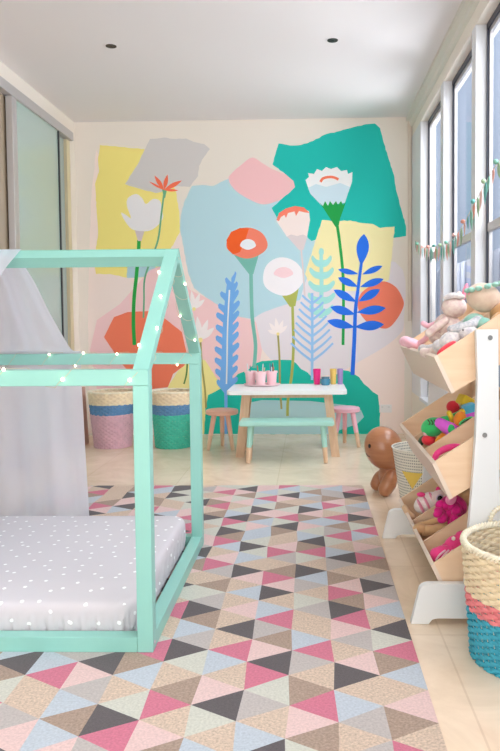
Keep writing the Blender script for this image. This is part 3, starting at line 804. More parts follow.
# ---------------------------------------------------------------- little table, bench and stools
def leg_bm(p0, p1, r0, r1):
    bm = NB(); lathe_pts = []
    tube(bm, [p0, p1], [r0, r1], 16); return bm
tb = thing('play_table', 'white topped low play table with splayed oak legs in front of the mural', 'table', (-.160, 5.14, 0))
bm = NB(); TWX, TD = .423, .26
R_ = .03; poly = []
for cx_, cy_, a0 in ((TWX-R_, TD-R_, 0), (-TWX+R_, TD-R_, 90), (-TWX+R_, -TD+R_, 180), (TWX-R_, -TD+R_, 270)):
    for k in range(7): a = math.radians(a0+15*k); poly.append((cx_+R_*math.cos(a), cy_+R_*math.sin(a)))
prism(bm, poly, 'z', .462, .49); bmesh.ops.bevel(bm, geom=[e for e in bm.edges if abs(e.verts[0].co.z-e.verts[1].co.z) < 1e-6], offset=.003, segments=2, affect='EDGES')
obj('tabletop', bm, mat('white_table_paint', (244, 246, 244), .3), tb)
b_ = NB()
for s_ in (-1, 1):
    bx(b_, -.30, .30, s_*.165-.01, s_*.165+.01, .432, .4615); bx(b_, s_*.30-.01, s_*.30+.01, -.155, .155, .432, .4615)
obj('apron', b_, wood, tb)
for sx_ in (-1, 1):
    for sy_ in (-1, 1):
        obj('leg', beam(NB(), (sx_*.345, sy_*.125, .009), (sx_*.292, sy_*.155, .4615), .040, .040, up=(0, 1, 0), bev=.010), wood, tb)
for o in list(tb.children):
    if o.name.startswith('leg'): o.location.z = -.006
peachm = mat('peach_paint', (248, 198, 174), .45); pinkm = mat('pastel_pink_paint', (248, 196, 212), .45)
bench = thing('bench', 'mint painted children\'s bench with oak tipped legs in front of the white table', 'bench', (-.158, 4.83, 0))
benchm = mat('pale_mint_paint', (174, 226, 214), .4)
bm = NB(); prism(bm, [(-.325, -.10), (.325, -.10), (.325, .10), (-.325, .10)], 'z', .262, .296); bmesh.ops.bevel(bm, geom=list(bm.edges), offset=.007, segments=2, affect='EDGES'); obj('seat', bm, benchm, bench)
def tipped_leg(parent, foot, top, r, m_, tip=.42, sq=False):
    foot, top = Vector(foot), Vector(top); mid = foot.lerp(top, tip)
    l = obj('leg', tube(NB(), [mid, top], [r*.98, r*1.12], 16), m_, parent, True)
    obj('wooden_tip', tube(NB(), [foot, mid+(foot-mid)*.002], [r*.8, r*.97], 16), wood, l, True)
for sx_ in (-1, 1):
    for sy_ in (-1, 1): tipped_leg(bench, (sx_*.268, sy_*.055, .003), (sx_*.250, sy_*.045, .262), .0185, benchm)
def stool(label, loc, m_, feet, R=.125):
    st = thing('stool', label, 'stool', loc)
    b_ = NB(); lathe(b_, [(0, .268), (R-.008, .268), (R-.001, .272), (R, .285), (R-.001, .297), (R-.007, .302), (0, .303)], n=36); obj('seat', b_, m_, st, True)
    for fx, fy in feet: tipped_leg(st, (fx, fy, .003), (fx*.55, fy*.55, .2675), .0175, m_)
    return st
stool('small round peach stool with oak tipped legs left of the white table', (-.672, 5.33, 0), peachm, ((-.10, -.08), (.09, -.09), (-.015, .12)))
stool('small round pink stool with oak tipped legs right of the white table', (.278, 5.44, 0), pinkm, ((.10, -.09), (-.09, -.07), (.0, .12)), .115)

# things on the table
TT = .49
py_ = 5.27
tx = at(262, 382, y=py_).x
tray = NB(); lathe(tray, [(0, 0), (.118, 0), (.134, .006), (.138, .015), (.133, .015), (.128, .008), (0, .006)], n=36)
for v in tray.verts: v.co.y *= .80
tag(obj('tray', tray, mat('pale_pink_enamel', (246, 214, 218), .3), None, True, (tx, py_, TT+.0006)), 'oval pale pink tray on the left of the white table', 'tray')
potm = mat('pink_pot', (252, 212, 217), .35)
pencil_cols = [('charcoal', (70, 76, 86)), ('teal green', (66, 140, 136)), ('pale wood', (222, 196, 160)), ('rust', (196, 120, 90)), ('white', (236, 238, 236)), ('blue', (96, 140, 180))]
rp = random.Random(5)
for i, (px, lb) in enumerate(((250.5, 'left of three on the pale pink tray'), (261, 'middle of three on the pale pink tray, holding pencils'), (271.5, 'right of three on the pale pink tray, crowded with pencils'))):
    x = at(px, 380, y=py_).x; y = py_+(-.050 if i == 1 else .012)
    t_ = thing('pencil_pot', 'small pink pot, ' + lb, 'pot', (x, y, TT+.0078), group='pink pencil pots')
    b_ = NB(); lathe(b_, [(0, 0), (.032, 0), (.034, .003), (.041, .088), (.0455, .089), (.0465, .100), (.0455, .103), (.042, .102), (.038, .09), (.031, .006), (0, .005)], n=28); obj('pot_body', b_, potm, t_, True)
    for k in range((2, 3, 6)[i]):
        a = rp.uniform(0, 2*PI); rr2 = rp.uniform(.004, .014); nm, c = pencil_cols[(k+i*2) % 6]
        if i == 0: nm, c = ('white', (232, 236, 236)) if k == 0 else pencil_cols[1]
        p0 = Vector((x+rr2*math.cos(a), y+rr2*math.sin(a), TT+.016)); tl = rp.uniform(.010, .024)
        p1 = Vector((x+(rr2+tl)*math.cos(a)*1.05, y+(rr2+tl)*math.sin(a)*.6, TT+rp.uniform(.140, .175)))
        pr = thing('pencil', '%s pencil standing in the %s pink pot' % (nm, ('left', 'middle', 'right')[i]), 'pencil', p0, group='pencils in the pink pots')
        d = p1-p0
        obj('shaft', tube(NB(), [(0, 0, 0), d*.93], .0042, 6), mat('pencil_'+nm.replace(' ', '_'), c, .4), pr)
        obj('tip', tube(NB(), [d*.932, d], [.0038, .0006], 6), mat('pencil_'+nm.replace(' ', '_')+'_tip', c, .4), pr)
def cup(px, col, name, lb, h=.118, r0=.022, r1=.030):
    x = at(px, 383, y=5.345).x
    b_ = NB(); lathe(b_, [(0, 0), (r0, 0), (r0+.001, .002), (r1, h), (r1-.002, h), (r0-.001, .004), (0, .004)], n=26)
    return tag(obj('tumbler', b_, mat(name, col, .3), None, True, (x, 5.345, TT+.0008)), lb, 'cup', 'coloured tumblers on the white table')
cup(317, (246, 40, 134), 'hot_pink_plastic', 'hot pink tumbler on the right of the white table')
cup(333.3, (246, 206, 110), 'golden_yellow_plastic', 'golden yellow tumbler between the blue jar and the lilac tumbler', r0=.02, r1=.026)
cup(340.2, (176, 150, 206), 'lilac_plastic', 'lilac tumbler at the right end of the white table', r0=.018, r1=.023)
x = at(325.5, 383, y=5.29).x
t_ = thing('glass_jar', 'short blue glass jar between the hot pink and yellow tumblers', 'jar', (x, 5.285, TT+.0008))
b_ = NB(); lathe(b_, [(0, 0), (.028, 0), (.033, .005), (.034, .042), (.030, .050), (0, .050)], n=26); obj('jar_body', b_, mat('blue_glass', (70, 140, 170), .12, coat=.5), t_, True)
b_ = NB(); lathe(b_, [(0, .0505), (.031, .0505), (.032, .054), (.031, .062), (0, .063)], n=26); obj('lid', b_, mat('dark_teal_lid', (60, 110, 130), .3), t_, True)

# ---------------------------------------------------------------- toy rack
RK = thing('toy_rack', 'white and birch toy rack with three tilted bins by the windows', 'shelf', (.33, 2.245, 0))
def ro(name, bm, m_=ply, parent=RK, **k):
    for v in bm.verts: v.co -= Vector((.33, 2.245, 0))
    return obj(name, bm, m_, parent, **k)
def foot_poly():
    P_ = [(.326, .0015), (.352, .108)]
    P_ += [(q.x, q.y) for q in bez((.352, .108, 0), (.356, .131, 0), (.385, .133, 0), 6)][1:]
    P_ += [(.775, .133), (.80, .11), (.80, .0015), (.745, .0015), (.735, .020), (.41, .020), (.394, .016), (.382, .0015)]
    return P_
for nm, ya, yb in (('near', 2.245, 2.272), ('far', 3.128, 3.155)):
    b_ = NB(); prism(b_, foot_poly(), 'y', ya, yb); ro('foot', b_, white_lam)
    b_ = NB(); prism(b_, [(.500, .1335), (.622, .1335), (.608, .50), (.602, .958), (.533, .958), (.538, .80), (.533, .62), (.522, .45), (.509, .29)], 'y', ya, yb); pst = ro('side_post', b_, white_lam)
    for (px, py) in ((490, 337.7), (484.5, 435)):
        p = at(px, py, y=2.245); b_ = NB(); r_ = bmesh.ops.create_cone(b_, cap_ends=True, segments=14, radius1=.008, radius2=.006, depth=.004)
        for v in r_['verts']: v.co = Vector((p.x+v.co.x, (ya-.0015 if nm == 'near' else yb+.0015)+v.co.z, p.z+v.co.y))
        ro('bolt', b_, mat('steel_bolt', (150, 150, 150), .3, metal=.8), pst)
BY0, BY1, TH = 2.280, 3.118, .010
SLB = math.radians(31)
bins = [(.405, .869), (.399, .521), (.395, .183)]
def bframe(i):
    lx, lz = bins[i]; bx_, bz_ = lx+.058, lz-.119
    return Vector((lx, 0, lz)), Vector((bx_, 0, bz_)), Vector((math.cos(SLB), 0, math.sin(SLB))), Vector((-math.sin(SLB), 0, math.cos(SLB)))
def inb(i, u, y, v):      # a point inside bin i: u along the floor from its front, v above the floor
    L_, B_, U_, V_ = bframe(i); p = B_+U_*u+V_*v; return Vector((p.x, y, p.z))
for i in range(3):
    L_, B_, U_, V_ = bframe(i)
    Bb = B_+U_*.33; Lb = L_+Vector((math.cos(math.radians(33)), 0, math.sin(math.radians(33))))*.385
    n1 = (L_-B_).normalized()
    outl = [(L_.x, L_.z), (B_.x, B_.z), (Bb.x, Bb.z), (Lb.x, Lb.z)]
    Bi = B_+U_*.012; bn = ro('bin', prism(NB(), [(Bi.x, Bi.z), (Bb.x, Bb.z), (Bb.x+V_.x*.008, Bb.z+V_.z*.008), (Bi.x+V_.x*.008, Bi.z+V_.z*.008)], 'y', BY0, BY1), ply)
    ro('bin_front', prism(NB(), [(L_.x, L_.z), (B_.x-.001, B_.z-.001), (B_.x+.010, B_.z+.0055), (L_.x+.011, L_.z+.007)], 'y', BY0, BY1), plyedge, bn)
    ro('bin_back', prism(NB(), [(Lb.x, Lb.z), (Bb.x, Bb.z), (Bb.x-.009, Bb.z-.004), (Lb.x-.009, Lb.z-.006)], 'y', BY0, BY1), ply, bn)
    for y_ in (BY0, BY1-TH):
        ro('end_panel', prism(NB(), [(L_.x+.001, L_.z), (B_.x+.001, B_.z+.001), (Bb.x-.001, Bb.z+.001), (Lb.x-.001, Lb.z)], 'y', y_+.0003, y_+TH), ply, bn)
    for y_ in (2.535, 2.80):
        dz = -.012
        ro('divider', prism(NB(), [(L_.x+.012, L_.z+dz+.006), (B_.x+.010, B_.z+.010), (Bb.x-.010, Bb.z+.004), (Lb.x-.011, Lb.z+dz-.004)], 'y', y_-.005, y_+.005), ply, bn)

# ---------------------------------------------------------------- soft toys
def fab(name, rgb, rgb2=None, ns=60, amt=.05):
    return mat(name, rgb, .9, noise_amt=0 if rgb2 else amt, rgb2=rgb2, nscale=ns, bump=.3, bscale=160, sheen=.25)
cream_f = fab('cream_floral_cotton', (246, 230, 218), (218, 184, 182), 60); pinkf = fab('pale_pink_fleece', (248, 190, 204)); whitef = fab('white_spotted_cotton', (242, 234, 228), (196, 188, 196), 75)
beigef = fab('beige_linen_skin', (230, 208, 186), (216, 186, 166), 40); knit = fab('grey_white_stripe_knit', (226, 222, 224), (176, 180, 190), 110); tealf = fab('mint_crochet', (126, 186, 172), (170, 208, 190), 50)
redf = fab('red_felt', (240, 48, 66)); brownf = fab('brown_plush', (196, 146, 96)); magf = fab('magenta_tulle', (238, 30, 146), (206, 10, 120), 60); hotp = fab('hot_pink_felt', (244, 66, 140))
greenf = fab('bright_green_felt', (56, 196, 110)); orangef = fab('orange_felt', (248, 146, 40)); yellowf = fab('yellow_felt', (248, 208, 50)); bluef = fab('sky_blue_felt', (92, 190, 224)); violetf = fab('orchid_felt', (226, 100, 222)); darkf = fab('dark_green_felt', (60, 76, 50))
eyeb = mat('black_bead', (20, 18, 20), .15); skinb = fab('tan_plush', (214, 168, 122))
def part(parent, name, m_, *shapes):
    """shapes: ('e', centre, radii, rot) or ('t', pts, radii)"""
    b_ = NB(); o = Vector(parent.location) if parent.parent is None else Vector(parent.parent.location)
    for s_ in shapes:
        if s_[0] == 'e': ell(b_, Vector(s_[1])-o, s_[2], s_[3] if len(s_) > 3 else None, 22, 14)
        else:
            q = catmull([Vector(p)-o for p in s_[1]], 4); n = len(q)-1; rs = s_[2]
            rad = [max(.002, rs[min(len(rs)-1, int(k/n*(len(rs)-1)))]*(1-(k/n*(len(rs)-1) % 1))+rs[min(len(rs)-1, int(k/n*(len(rs)-1))+1)]*(k/n*(len(rs)-1) % 1)) for k in range(n+1)]
            tube(b_, q, rad, 12)
            ell(b_, q[0], (rad[0],)*3, None, 12, 8); ell(b_, q[-1], (rad[-1],)*3, None, 12, 8)
    return obj(name, b_, m_, parent, True)
# top bin: doll with mint flower crown
p = inb(0, .235, 2.40, .13)
dl = thing('rag_doll', 'beige rag doll with a mint flower crown sitting highest in the top bin', 'doll', p)
hc = Vector((.598, 2.42, 1.064))
hd = part(dl, 'head', beigef, ('e', hc, (.060, .050, .050), (0, .3, 0)))
crown = [('e', hc+Vector((.062*math.cos(a)*.9, -.010+.045*math.sin(a), .036+.012*math.cos(a))), (.0125, .0125, .009)) for a in [2*PI*k/12 for k in range(12)]]
part(hd, 'flower_crown', tealf, *crown)
part(hd, 'nose', fab('rosy_felt', (240, 160, 160)), ('e', hc+Vector((-.050, -.016, .012)), (.007, .007, .006)))
for s_ in (-1, 1): part(hd, 'eye', eyeb, ('e', hc+Vector((-.046, -.018+s_*.016, .024)), (.003, .003, .003)))
part(dl, 'body', tealf, ('e', (.565, 2.405, .975), (.040, .036, .036)), ('e', (.590, 2.37, .972), (.026, .024, .024)))
part(dl, 'arm', knit, ('t', [(.568, 2.385, .985), (.545, 2.37, .972), (.515, 2.375, .962), (.487, 2.39, .957)], [.018, .017, .016, .014]))
part(dl, 'arm', knit, ('t', [(.555, 2.44, .985), (.53, 2.47, .965), (.50, 2.48, .955)], [.017, .016, .014]))
part(dl, 'leg', whitef, ('t', [(.560, 2.40, .945), (.52, 2.41, .925), (.48, 2.43, .915)], [.022, .020, .018]))
# patchwork bunny
p = Vector((.50, 2.62, .93))
bn_ = thing('soft_bunny', 'floral cloth bunny with a pink bow lying in the top bin', 'soft toy', p)
hc = Vector((.535, 2.60, 1.035))
hd = part(bn_, 'head', cream_f, ('e', hc, (.046, .042, .040)))
for s_, l in ((1, .082), (-1, .04)): part(hd, 'ear', fab('pink_ear_cotton', (246, 150, 178)) if s_ > 0 else cream_f, ('e', hc+Vector((.030+s_*.012, s_*.012, .03+l*.3)), (.010, .011, l*.42), (0, .25*s_, 0)))
part(hd, 'headband', whitef, ('t', [hc+Vector((-.034, -.02, .034)), hc+Vector((-.01, -.034, .042)), hc+Vector((.025, -.030, .036))], [.009, .011, .009]))
for s_ in (-1, 1): part(hd, 'eye', eyeb, ('e', hc+Vector((-.030+.022*(s_ < 0), -.036+(-.0 if s_ < 0 else .012), .006)), (.0032, .0032, .0032)))
part(bn_, 'body', cream_f, ('e', (.515, 2.62, .965), (.050, .046, .048), (0, .5, 0)), ('e', (.487, 2.64, .930), (.040, .044, .036)))
part(bn_, 'arm', cream_f, ('t', [(.50, 2.585, .985), (.468, 2.575, .963), (.440, 2.58, .940)], [.017, .015, .015]))
part(bn_, 'arm', pinkf, ('t', [(.485, 2.66, .975), (.455, 2.68, .965), (.435, 2.68, .975)], [.012, .011, .010]))
# spotted bear lying in front
p = Vector((.49, 2.43, .91))
br_ = thing('spotted_teddy', 'white spotted cloth teddy lying along the front of the top bin', 'soft toy', p)
part(br_, 'body', whitef, ('e', (.487, 2.40, .918), (.050, .040, .034), (0, -.5, 0)), ('e', (.457, 2.42, .898), (.034, .036, .026)))
hd = part(br_, 'head', whitef, ('e', (.535, 2.37, .942), (.034, .030, .026), (0, -.4, 0)))
part(hd, 'eye', eyeb, ('e', (.512, 2.343, .955), (.0028, .0028, .0028)))
part(br_, 'leg', cream_f, ('t', [(.455, 2.42, .888), (.425, 2.46, .872), (.408, 2.50, .874)], [.022, .019, .017]))
part(br_, 'leg', whitef, ('t', [(.46, 2.47, .892), (.435, 2.56, .880), (.42, 2.60, .882)], [.020, .018, .017]))
# pink slipper-like foot hanging over the front edge
pb_ = thing('pink_plush', 'pale pink plush hanging over the far front edge of the top bin', 'soft toy', (.42, 2.93, .885))
part(pb_, 'body', pinkf, ('e', (.432, 2.90, .885), (.052, .055, .024), (0, .45, 0)), ('e', (.402, 2.93, .898), (.026, .036, .022)))
part(pb_, 'arm', pinkf, ('t', [(.45, 2.86, .892), (.47, 2.82, .915), (.475, 2.80, .935)], [.012, .011, .010]))
tag(obj('felt_pouch', ell(NB(), (0, 0, 0), (.038, .024, .012), (0, -.62, 0)), redf, None, True, (.452, 2.315, .896)), 'red felt pouch in the near corner of the top bin', 'pouch')
tt_ = thing('brown_teddy', 'brown plush teddy at the back of the top bin behind the rag doll', 'soft toy', (.66, 2.42, 1.0))
part(tt_, 'body', brownf, ('e', (.655, 2.40, 1.005), (.040, .042, .040)))
part(tt_, 'ear', brownf, ('e', (.672, 2.375, 1.045), (.014, .010, .014)))
part(tt_, 'arm', brownf, ('t', [(.640, 2.37, 1.0), (.622, 2.345, .992), (.612, 2.335, .985)], [.016, .014, .013]))
# middle bin
V = lambda i, px, py, y: at(px, py, y=y)
def toy(name, label, cat, px, py, y): return thing(name, label, cat, at(px, py, y=y))
g_ = toy('green_crocodile', 'green felt crocodile with stitched face in the middle bin', 'soft toy', 434, 428, 2.66)
A = lambda px, py, y=2.66: at(px, py, y=y)
hd = part(g_, 'head', greenf, ('e', A(433, 427), (.046, .044, .036), (0, -.3, 0)), ('e', A(445, 424), (.040, .030, .030), (0, -.35, 0)))
for dx in (-3, 0, 3): part(hd, 'stitch', darkf, ('t', [A(431+dx, 420, 2.622), A(433+dx, 423, 2.617), A(432+dx, 424.5, 2.615)], [.0022, .0022, .0022]))
part(g_, 'body', greenf, ('t', [A(445, 424), A(455, 419), A(462, 414)], [.030, .022, .016]))
part(g_, 'snout', fab('soft_pink_felt', (246, 184, 196)), ('e', A(426.5, 432, 2.65), (.014, .014, .016)))
part(g_, 'collar', yellowf, ('t', [A(449, 413, 2.65), A(451, 417, 2.64), A(452, 421, 2.64)], [.010, .010, .009]))
g_ = toy('rattle_roll', 'orchid purple fabric roll with a green patch in the middle bin', 'soft toy', 447, 430, 2.60)
bd = part(g_, 'body', violetf, ('t', [A(440, 423, 2.60), A(450, 429, 2.60), A(462, 432, 2.60)], [.020, .026, .022]))
part(bd, 'patch', greenf, ('e', A(451, 429, 2.582), (.014, .014, .017)))
def block(name, label, px, py, y, r, m_, m2=None, rot=(0, 0, 0)):
    t_ = toy(name, label, 'soft toy', px, py, y)
    b_ = NB(); c = at(px, py, y=y)
    bx(b_, -r[0], r[0], -r[1], r[1], -r[2], r[2], 0, min(r)*.45)
    from mathutils import Euler
    Rm = Euler(rot).to_matrix()
    for v in b_.verts: v.co = Rm @ v.co
    obj('body', b_, m_, t_, True)
    if m2:
        b_ = NB(); bx(b_, -r[0]*1.04, r[0]*1.04, -r[1]*1.04, r[1]*1.04, -r[2]*.28, r[2]*.28, 0, .003)
        for v in b_.verts: v.co = Rm @ v.co
        obj('band', b_, m2, t_, True)
    return t_
block('fabric_block', 'sky blue fabric block with purple band at the right of the middle bin', 471, 414.5, 2.62, (.024, .028, .042), bluef, violetf, (0, -.3, 0))
block('fabric_block', 'yellow fabric block on top of the middle bin toys', 465, 401, 2.70, (.026, .026, .020), yellowf, None, (0, .5, .3))
t_ = toy('felt_bird', 'orange felt bird with yellow wing in the middle bin', 'soft toy', 460, 419, 2.60)
part(t_, 'body', orangef, ('e', A(460, 419, 2.60), (.023, .025, .030), (0, .3, 0))); part(t_, 'wing', yellowf, ('e', A(464, 411, 2.61), (.016, .016, .010)))
t_ = toy('felt_strawberry', 'red felt strawberry at the back of the middle bin', 'soft toy', 453, 407, 2.76)
part(t_, 'body', redf, ('e', A(453, 407, 2.76), (.026, .026, .025), (0, .4, 0))); part(t_, 'stalk', fab('cream_felt', (244, 222, 196)), ('e', A(459, 404, 2.76), (.014, .014, .016)))
t_ = toy('felt_apple', 'red felt apple with dark green leaf low in the middle bin', 'soft toy', 428, 439, 2.68)
part(t_, 'body', redf, ('e', A(429, 440, 2.66), (.028, .030, .022))); part(t_, 'leaf', darkf, ('e', A(421.5, 441, 2.68), (.012, .02, .022), (0, .5, 0)))
t_ = toy('felt_carrot', 'orange felt carrot beside the red apple in the middle bin', 'soft toy', 442, 437, 2.62)
part(t_, 'body', orangef, ('t', [A(438, 441, 2.62), A(444, 437, 2.62), A(449, 435, 2.62)], [.012, .018, .014])); part(t_, 'leaf', greenf, ('e', A(451, 435, 2.62), (.010, .010, .008)))
t_ = toy('ring_rattle', 'hot pink stuffed ring in the near compartment of the middle bin', 'soft toy', 446, 455, 2.42)
part(t_, 'ring', hotp, ('t', [A(434, 462, 2.40), A(437, 454, 2.40), A(446, 448.5, 2.41), (A(456, 446.5, 2.42)), A(464, 448, 2.43)], [.010, .011, .012, .011, .009]))
part(t_, 'inner_ring', fab('deep_pink_felt', (220, 60, 110)), ('t', [A(440, 461, 2.39), A(446, 456, 2.39), A(455, 453, 2.40)], [.006, .007, .006]))
block('fabric_block', 'teal fabric block with yellow band lying deep in the middle bin', 457, 409.5, 2.80, (.030, .022, .018), fab('teal_felt', (40, 170, 170)), yellowf, (0, -.5, .4))
t_ = toy('felt_leaf', 'green felt leaf shape lying across the middle bin toys', 'soft toy', 467, 420, 2.55)
part(t_, 'body', greenf, ('e', A(466, 421, 2.57), (.030, .012, .010), (0, -.5, 0)))
part(t_, 'vein', darkf, ('e', A(466, 420.6, 2.558), (.022, .003, .003), (0, -.5, 0)))
# bottom bin
t_ = toy('striped_owl', 'pink and white striped plush owl with a big eye in the bottom bin', 'soft toy', 425, 501, 2.90)
bd = part(t_, 'body', fab('white_plush', (246, 232, 228)), ('e', A(428, 503, 2.90), (.062, .045, .042), (0, -.45, 0)))
for k, (x_, y_) in enumerate(((421, 507), (427, 503.5), (433, 500))): part(bd, 'stripe', fab('candy_pink_plush', (240, 150, 178)), ('e', A(x_, y_, 2.885), (.008, .040, .036), (0, -.45, 0)))
hd = part(t_, 'head', fab('blush_plush', (244, 214, 212)), ('e', A(440, 498, 2.86), (.036, .036, .034)))
part(hd, 'eye', eyeb, ('e', A(440, 498.5, 2.824), (.011, .005, .012)))
part(hd, 'eye_ring', fab('lilac_felt', (206, 180, 204)), ('e', A(440, 498.5, 2.829), (.016, .004, .017)))
part(hd, 'ear', hotp, ('e', A(438, 490, 2.87), (.010, .010, .014))); part(hd, 'ear', hotp, ('e', A(421, 494.5, 2.88), (.018, .010, .010)))
t_ = toy('beige_rattle', 'beige fabric rattle at the far front of the bottom bin', 'soft toy', 407, 511, 2.90)
part(t_, 'body', fab('tan_linen', (226, 188, 150)), ('t', [A(405, 508, 2.93), A(408, 513, 2.90), A(413, 517, 2.88)], [.014, .013, .012]))
t_ = toy('fairy_doll', 'brown limbed doll in a ruffled magenta dress in the bottom bin', 'doll', 450, 512, 2.66)
sk = [('e', A(452, 508, 2.68), (.058, .050, .050), (0, -.3, 0))]
rd = random.Random(9)
for k in range(22):
    a = rd.uniform(0, 2*PI); sk.append(('e', A(448+13*math.cos(a)*rd.uniform(.5, 1)+rd.uniform(-2, 4), 511+12*math.sin(a)*rd.uniform(.4, 1), 2.63+rd.uniform(-.01, .03)), (.020, .014, .018), (rd.uniform(0, 3), rd.uniform(0, 3), 0)))
part(t_, 'dress', magf, *sk)
part(t_, 'collar', fab('rose_satin', (246, 150, 190)), ('e', A(451, 499, 2.615), (.020, .010, .024), (0, .5, 0)))
part(t_, 'leg', skinb, ('t', [A(445, 527, 2.65), A(434, 530, 2.66), A(424, 531, 2.68)], [.018, .020, .022]), ('e', A(420, 529, 2.68), (.028, .026, .022)))
part(t_, 'leg', skinb, ('t', [A(440, 520, 2.70), A(430, 523, 2.72), A(420, 526, 2.74)], [.014, .014, .016]))
part(t_, 'head', skinb, ('e', A(467, 497, 2.70), (.036, .034, .034)))
t_ = toy('pink_bunting_roll', 'pink and white striped cloth roll in the near corner of the bottom bin', 'soft toy', 438, 555, 2.40)
bd = part(t_, 'body', hotp, ('t', [A(437, 555, 2.40), A(443, 554, 2.40), A(450, 552, 2.40)], [.026, .030, .024]))
for k in range(3): part(bd, 'stripe', fab('pale_pink_stripe', (250, 200, 214)), ('t', [A(436+k*4.5, 560, 2.374), A(440+k*4.5, 554.5, 2.369), A(445+k*3.6, 550.5, 2.372)], [.003, .0036, .003]))
t_ = toy('pink_pony', 'hot pink plush with a white button in the near compartment of the bottom bin', 'soft toy', 454, 542, 2.42)
part(t_, 'body', hotp, ('e', A(455, 545, 2.42), (.040, .034, .032), (0, -.5, 0)), ('e', A(462, 537, 2.43), (.024, .022, .022)), ('e', A(447, 548, 2.42), (.020, .018, .018)))
part(t_, 'button', mat('cream_button', (250, 232, 220), .3), ('e', A(453.5, 538.5, 2.375), (.007, .004, .007)))

# ---------------------------------------------------------------- wooden doll and patterned basket behind the rack
wdm = mat('polished_walnut', (188, 128, 88), .28, rgb2=(168, 108, 72), nscale=7, stretch=(1, 1, 5), coat=.3)
t_ = thing('wooden_figure', 'glossy brown round headed wooden figure bending over between rug and rack', 'figure', (.40, 3.93, 0))
cH = at(384, 448, y=3.90)
hd = part(t_, 'head', wdm, ('e', cH, (.108, .098, .124), (0, -.42, 0)))
part(hd, 'eye', eyeb, ('e', at(369.5, 446, y=3.83), (.0075, .010, .012)), ('e', at(371, 446, y=3.99), (.006, .008, .010)))
part(hd, 'mouth', mat('dark_groove', (96, 60, 44), .5), ('t', [at(366.2, 453.5, y=3.845), at(367.6, 455.5, y=3.838), at(369.6, 457, y=3.835)], [.0016, .0016, .0016]))
part(t_, 'body', wdm, ('e', at(389, 474, y=3.93), (.058, .060, .085), (0, .12, 0)))
c1 = at(387, 487.5, y=3.88); c2 = at(379, 483, y=4.0)
part(t_, 'leg', wdm, ('t', [at(391, 476, y=3.89), (c1.x+.008, 3.87, .075), (c1.x-.012, 3.865, .043)], [.040, .044, .0405]))
part(t_, 'leg', wdm, ('t', [at(389, 472, y=3.98), (c2.x+.010, 4.0, .080), (c2.x-.012, 4.0, .041)], [.034, .040, .0385]))
t_ = thing('patterned_basket', 'cream soft basket dotted in black with a yellow triangle behind the toy rack', 'basket', (.565, 3.50, .0))
netm = bpy.data.materials.new('dotted_canvas'); netm.use_nodes = True
t = netm.node_tree; b = t.nodes['Principled BSDF']; b.inputs['Roughness'].default_value = .85
co = t.nodes.new('ShaderNodeTexCoord'); sp = t.nodes.new('ShaderNodeSeparateXYZ'); t.links.new(co.outputs['Object'], sp.inputs[0])
def nd(op, a, b2=None):
    n = t.nodes.new('ShaderNodeMath'); n.operation = op
    for i, v in enumerate((a, b2)):
        if v is None: continue
        if isinstance(v, (int, float)): n.inputs[i].default_value = v
        else: t.links.new(v, n.inputs[i])
    return n.outputs[0]
ang = nd('ARCTAN2', sp.outputs[1], sp.outputs[0])
s1 = nd('GREATER_THAN', nd('SINE', nd('MULTIPLY', ang, 84)), .0); s2 = nd('GREATER_THAN', nd('SINE', nd('MULTIPLY', sp.outputs[2], 440)), .15)
dots = nd('MULTIPLY', s1, s2)
mx1 = t.nodes.new('ShaderNodeMix'); mx1.data_type = 'RGBA'; mx1.inputs[6].default_value = lin((236, 230, 214))+(1,); mx1.inputs[7].default_value = lin((140, 134, 126))+(1,)
t.links.new(dots, mx1.inputs[0]); t.links.new(mx1.outputs[2], b.inputs['Base Color'])
b_ = NB(); lathe(b_, [(0, .001), (.092, .001), (.100, .006), (.150, .340), (.153, .349), (.148, .349), (.094, .012), (0, .010)], n=44)
body = obj('canvas_body', b_, netm, t_, True)
b_ = NB()
# yellow triangle following the cone wall
def cone(a, z, o=.0016): r = .100+(.150-.100)*(z-.006)/.334+o; return (r*math.cos(a), r*math.sin(a), z)
a_c = math.radians(-122); N_ = 10; top_z, bot_z, hw = .245, .160, .42
rowv = []
for j in range(N_+1):
    s_ = j/N_; z = top_z+(bot_z-top_z)*s_; w_ = hw*(1-s_)
    rowv.append([b_.verts.new(cone(a_c+w_*(2*i/8-1), z)) for i in range(9)] if j < N_ else [b_.verts.new(cone(a_c, z))])
for j in range(N_):
    A_, B_ = rowv[j], rowv[j+1]
    for i in range(8):
        if len(B_) > 1: b_.faces.new((A_[i], A_[i+1], B_[i+1], B_[i]))
        else: b_.faces.new((A_[i], A_[i+1], B_[0]))
obj('yellow_triangle', b_, mat('mustard_print', (240, 206, 96), .8), t_)
b_ = NB(); tube(b_, [(.1515*math.cos(2*PI*k/40), .1515*math.sin(2*PI*k/40), .3485) for k in range(40)], .004, 6, True); obj('rim', b_, mat('cream_binding', (240, 234, 220), .8), t_, True)

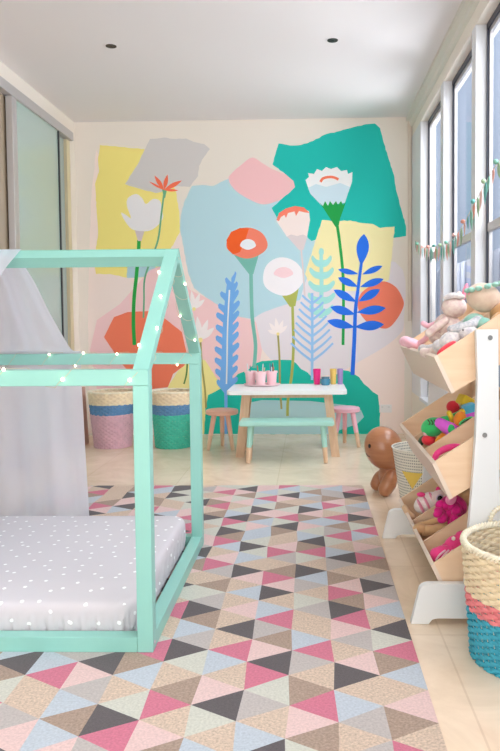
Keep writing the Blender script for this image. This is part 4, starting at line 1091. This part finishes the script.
# ---------------------------------------------------------------- bunting strung along the piers
bpts = [at(415, 240, x=.862)] + [at(px, py, x=.862) for px, py in ((421, 246), (428, 247.5), (437, 246), (444, 245), (452, 240), (458, 233), (464, 224), (470, 212), (478, 197), (486, 182), (493, 170), (500, 160))]
bpts += [Vector((.862, 2.95, 1.76)), Vector((.862, 2.70, 1.79))]
cur = catmull(bpts, 6)
t_ = thing('bunting', 'garland of small mint, pink and peach leaf shaped flags strung across the windows', 'bunting', bpts[0])
O_ = Vector(t_.location)
obj('cord', tube(NB(), [p-O_ for p in cur], .0022, 6), mat('cream_cord', (232, 224, 210), .8), t_)
fc = [mat('bunting_mint', (140, 198, 178), .8), mat('bunting_coral', (236, 168, 152), .8), mat('bunting_sage', (170, 196, 160), .8), mat('bunting_blush', (244, 200, 192), .8), mat('bunting_aqua', (110, 178, 172), .8)]
L_ = 0; nxt = .03; k = 0; rb = random.Random(4)
for a, b2 in zip(cur, cur[1:]):
    L_ += (b2-a).length
    if L_ > nxt:
        nxt += .078; d = (b2-a).normalized(); s_ = rb.uniform(1.1, 1.9); tilt = rb.uniform(-.5, .5)
        b_ = NB(); P_ = [(0, 0), (.016, -.012), (.018, -.030), (.004, -.060), (-.010, -.034), (-.013, -.014)]
        vs = []
        for xo_ in (-.0012, .0012):
            vs.append([b_.verts.new(b2-O_+Vector((xo_-.001, (q[0]*math.cos(tilt)-q[1]*math.sin(tilt))*s_, (q[0]*math.sin(tilt)+q[1]*math.cos(tilt))*s_)) + Vector((q[1]*.25*rb.uniform(.2, 1)*0, 0, 0))) for q in P_])
        b_.faces.new(vs[0]); b_.faces.new(vs[1][::-1])
        for i in range(len(P_)): j = (i+1) % len(P_); b_.faces.new((vs[0][i], vs[0][j], vs[1][j], vs[1][i]))
        obj('flag', b_, fc[k % 5], t_); k += 1
        if k % 3 == 0:
            b_ = NB(); ell(b_, b2-O_+Vector((-.012, 0, .004)), (.012, .014, .012)); obj('flower', b_, fc[(k+2) % 5], t_, True)
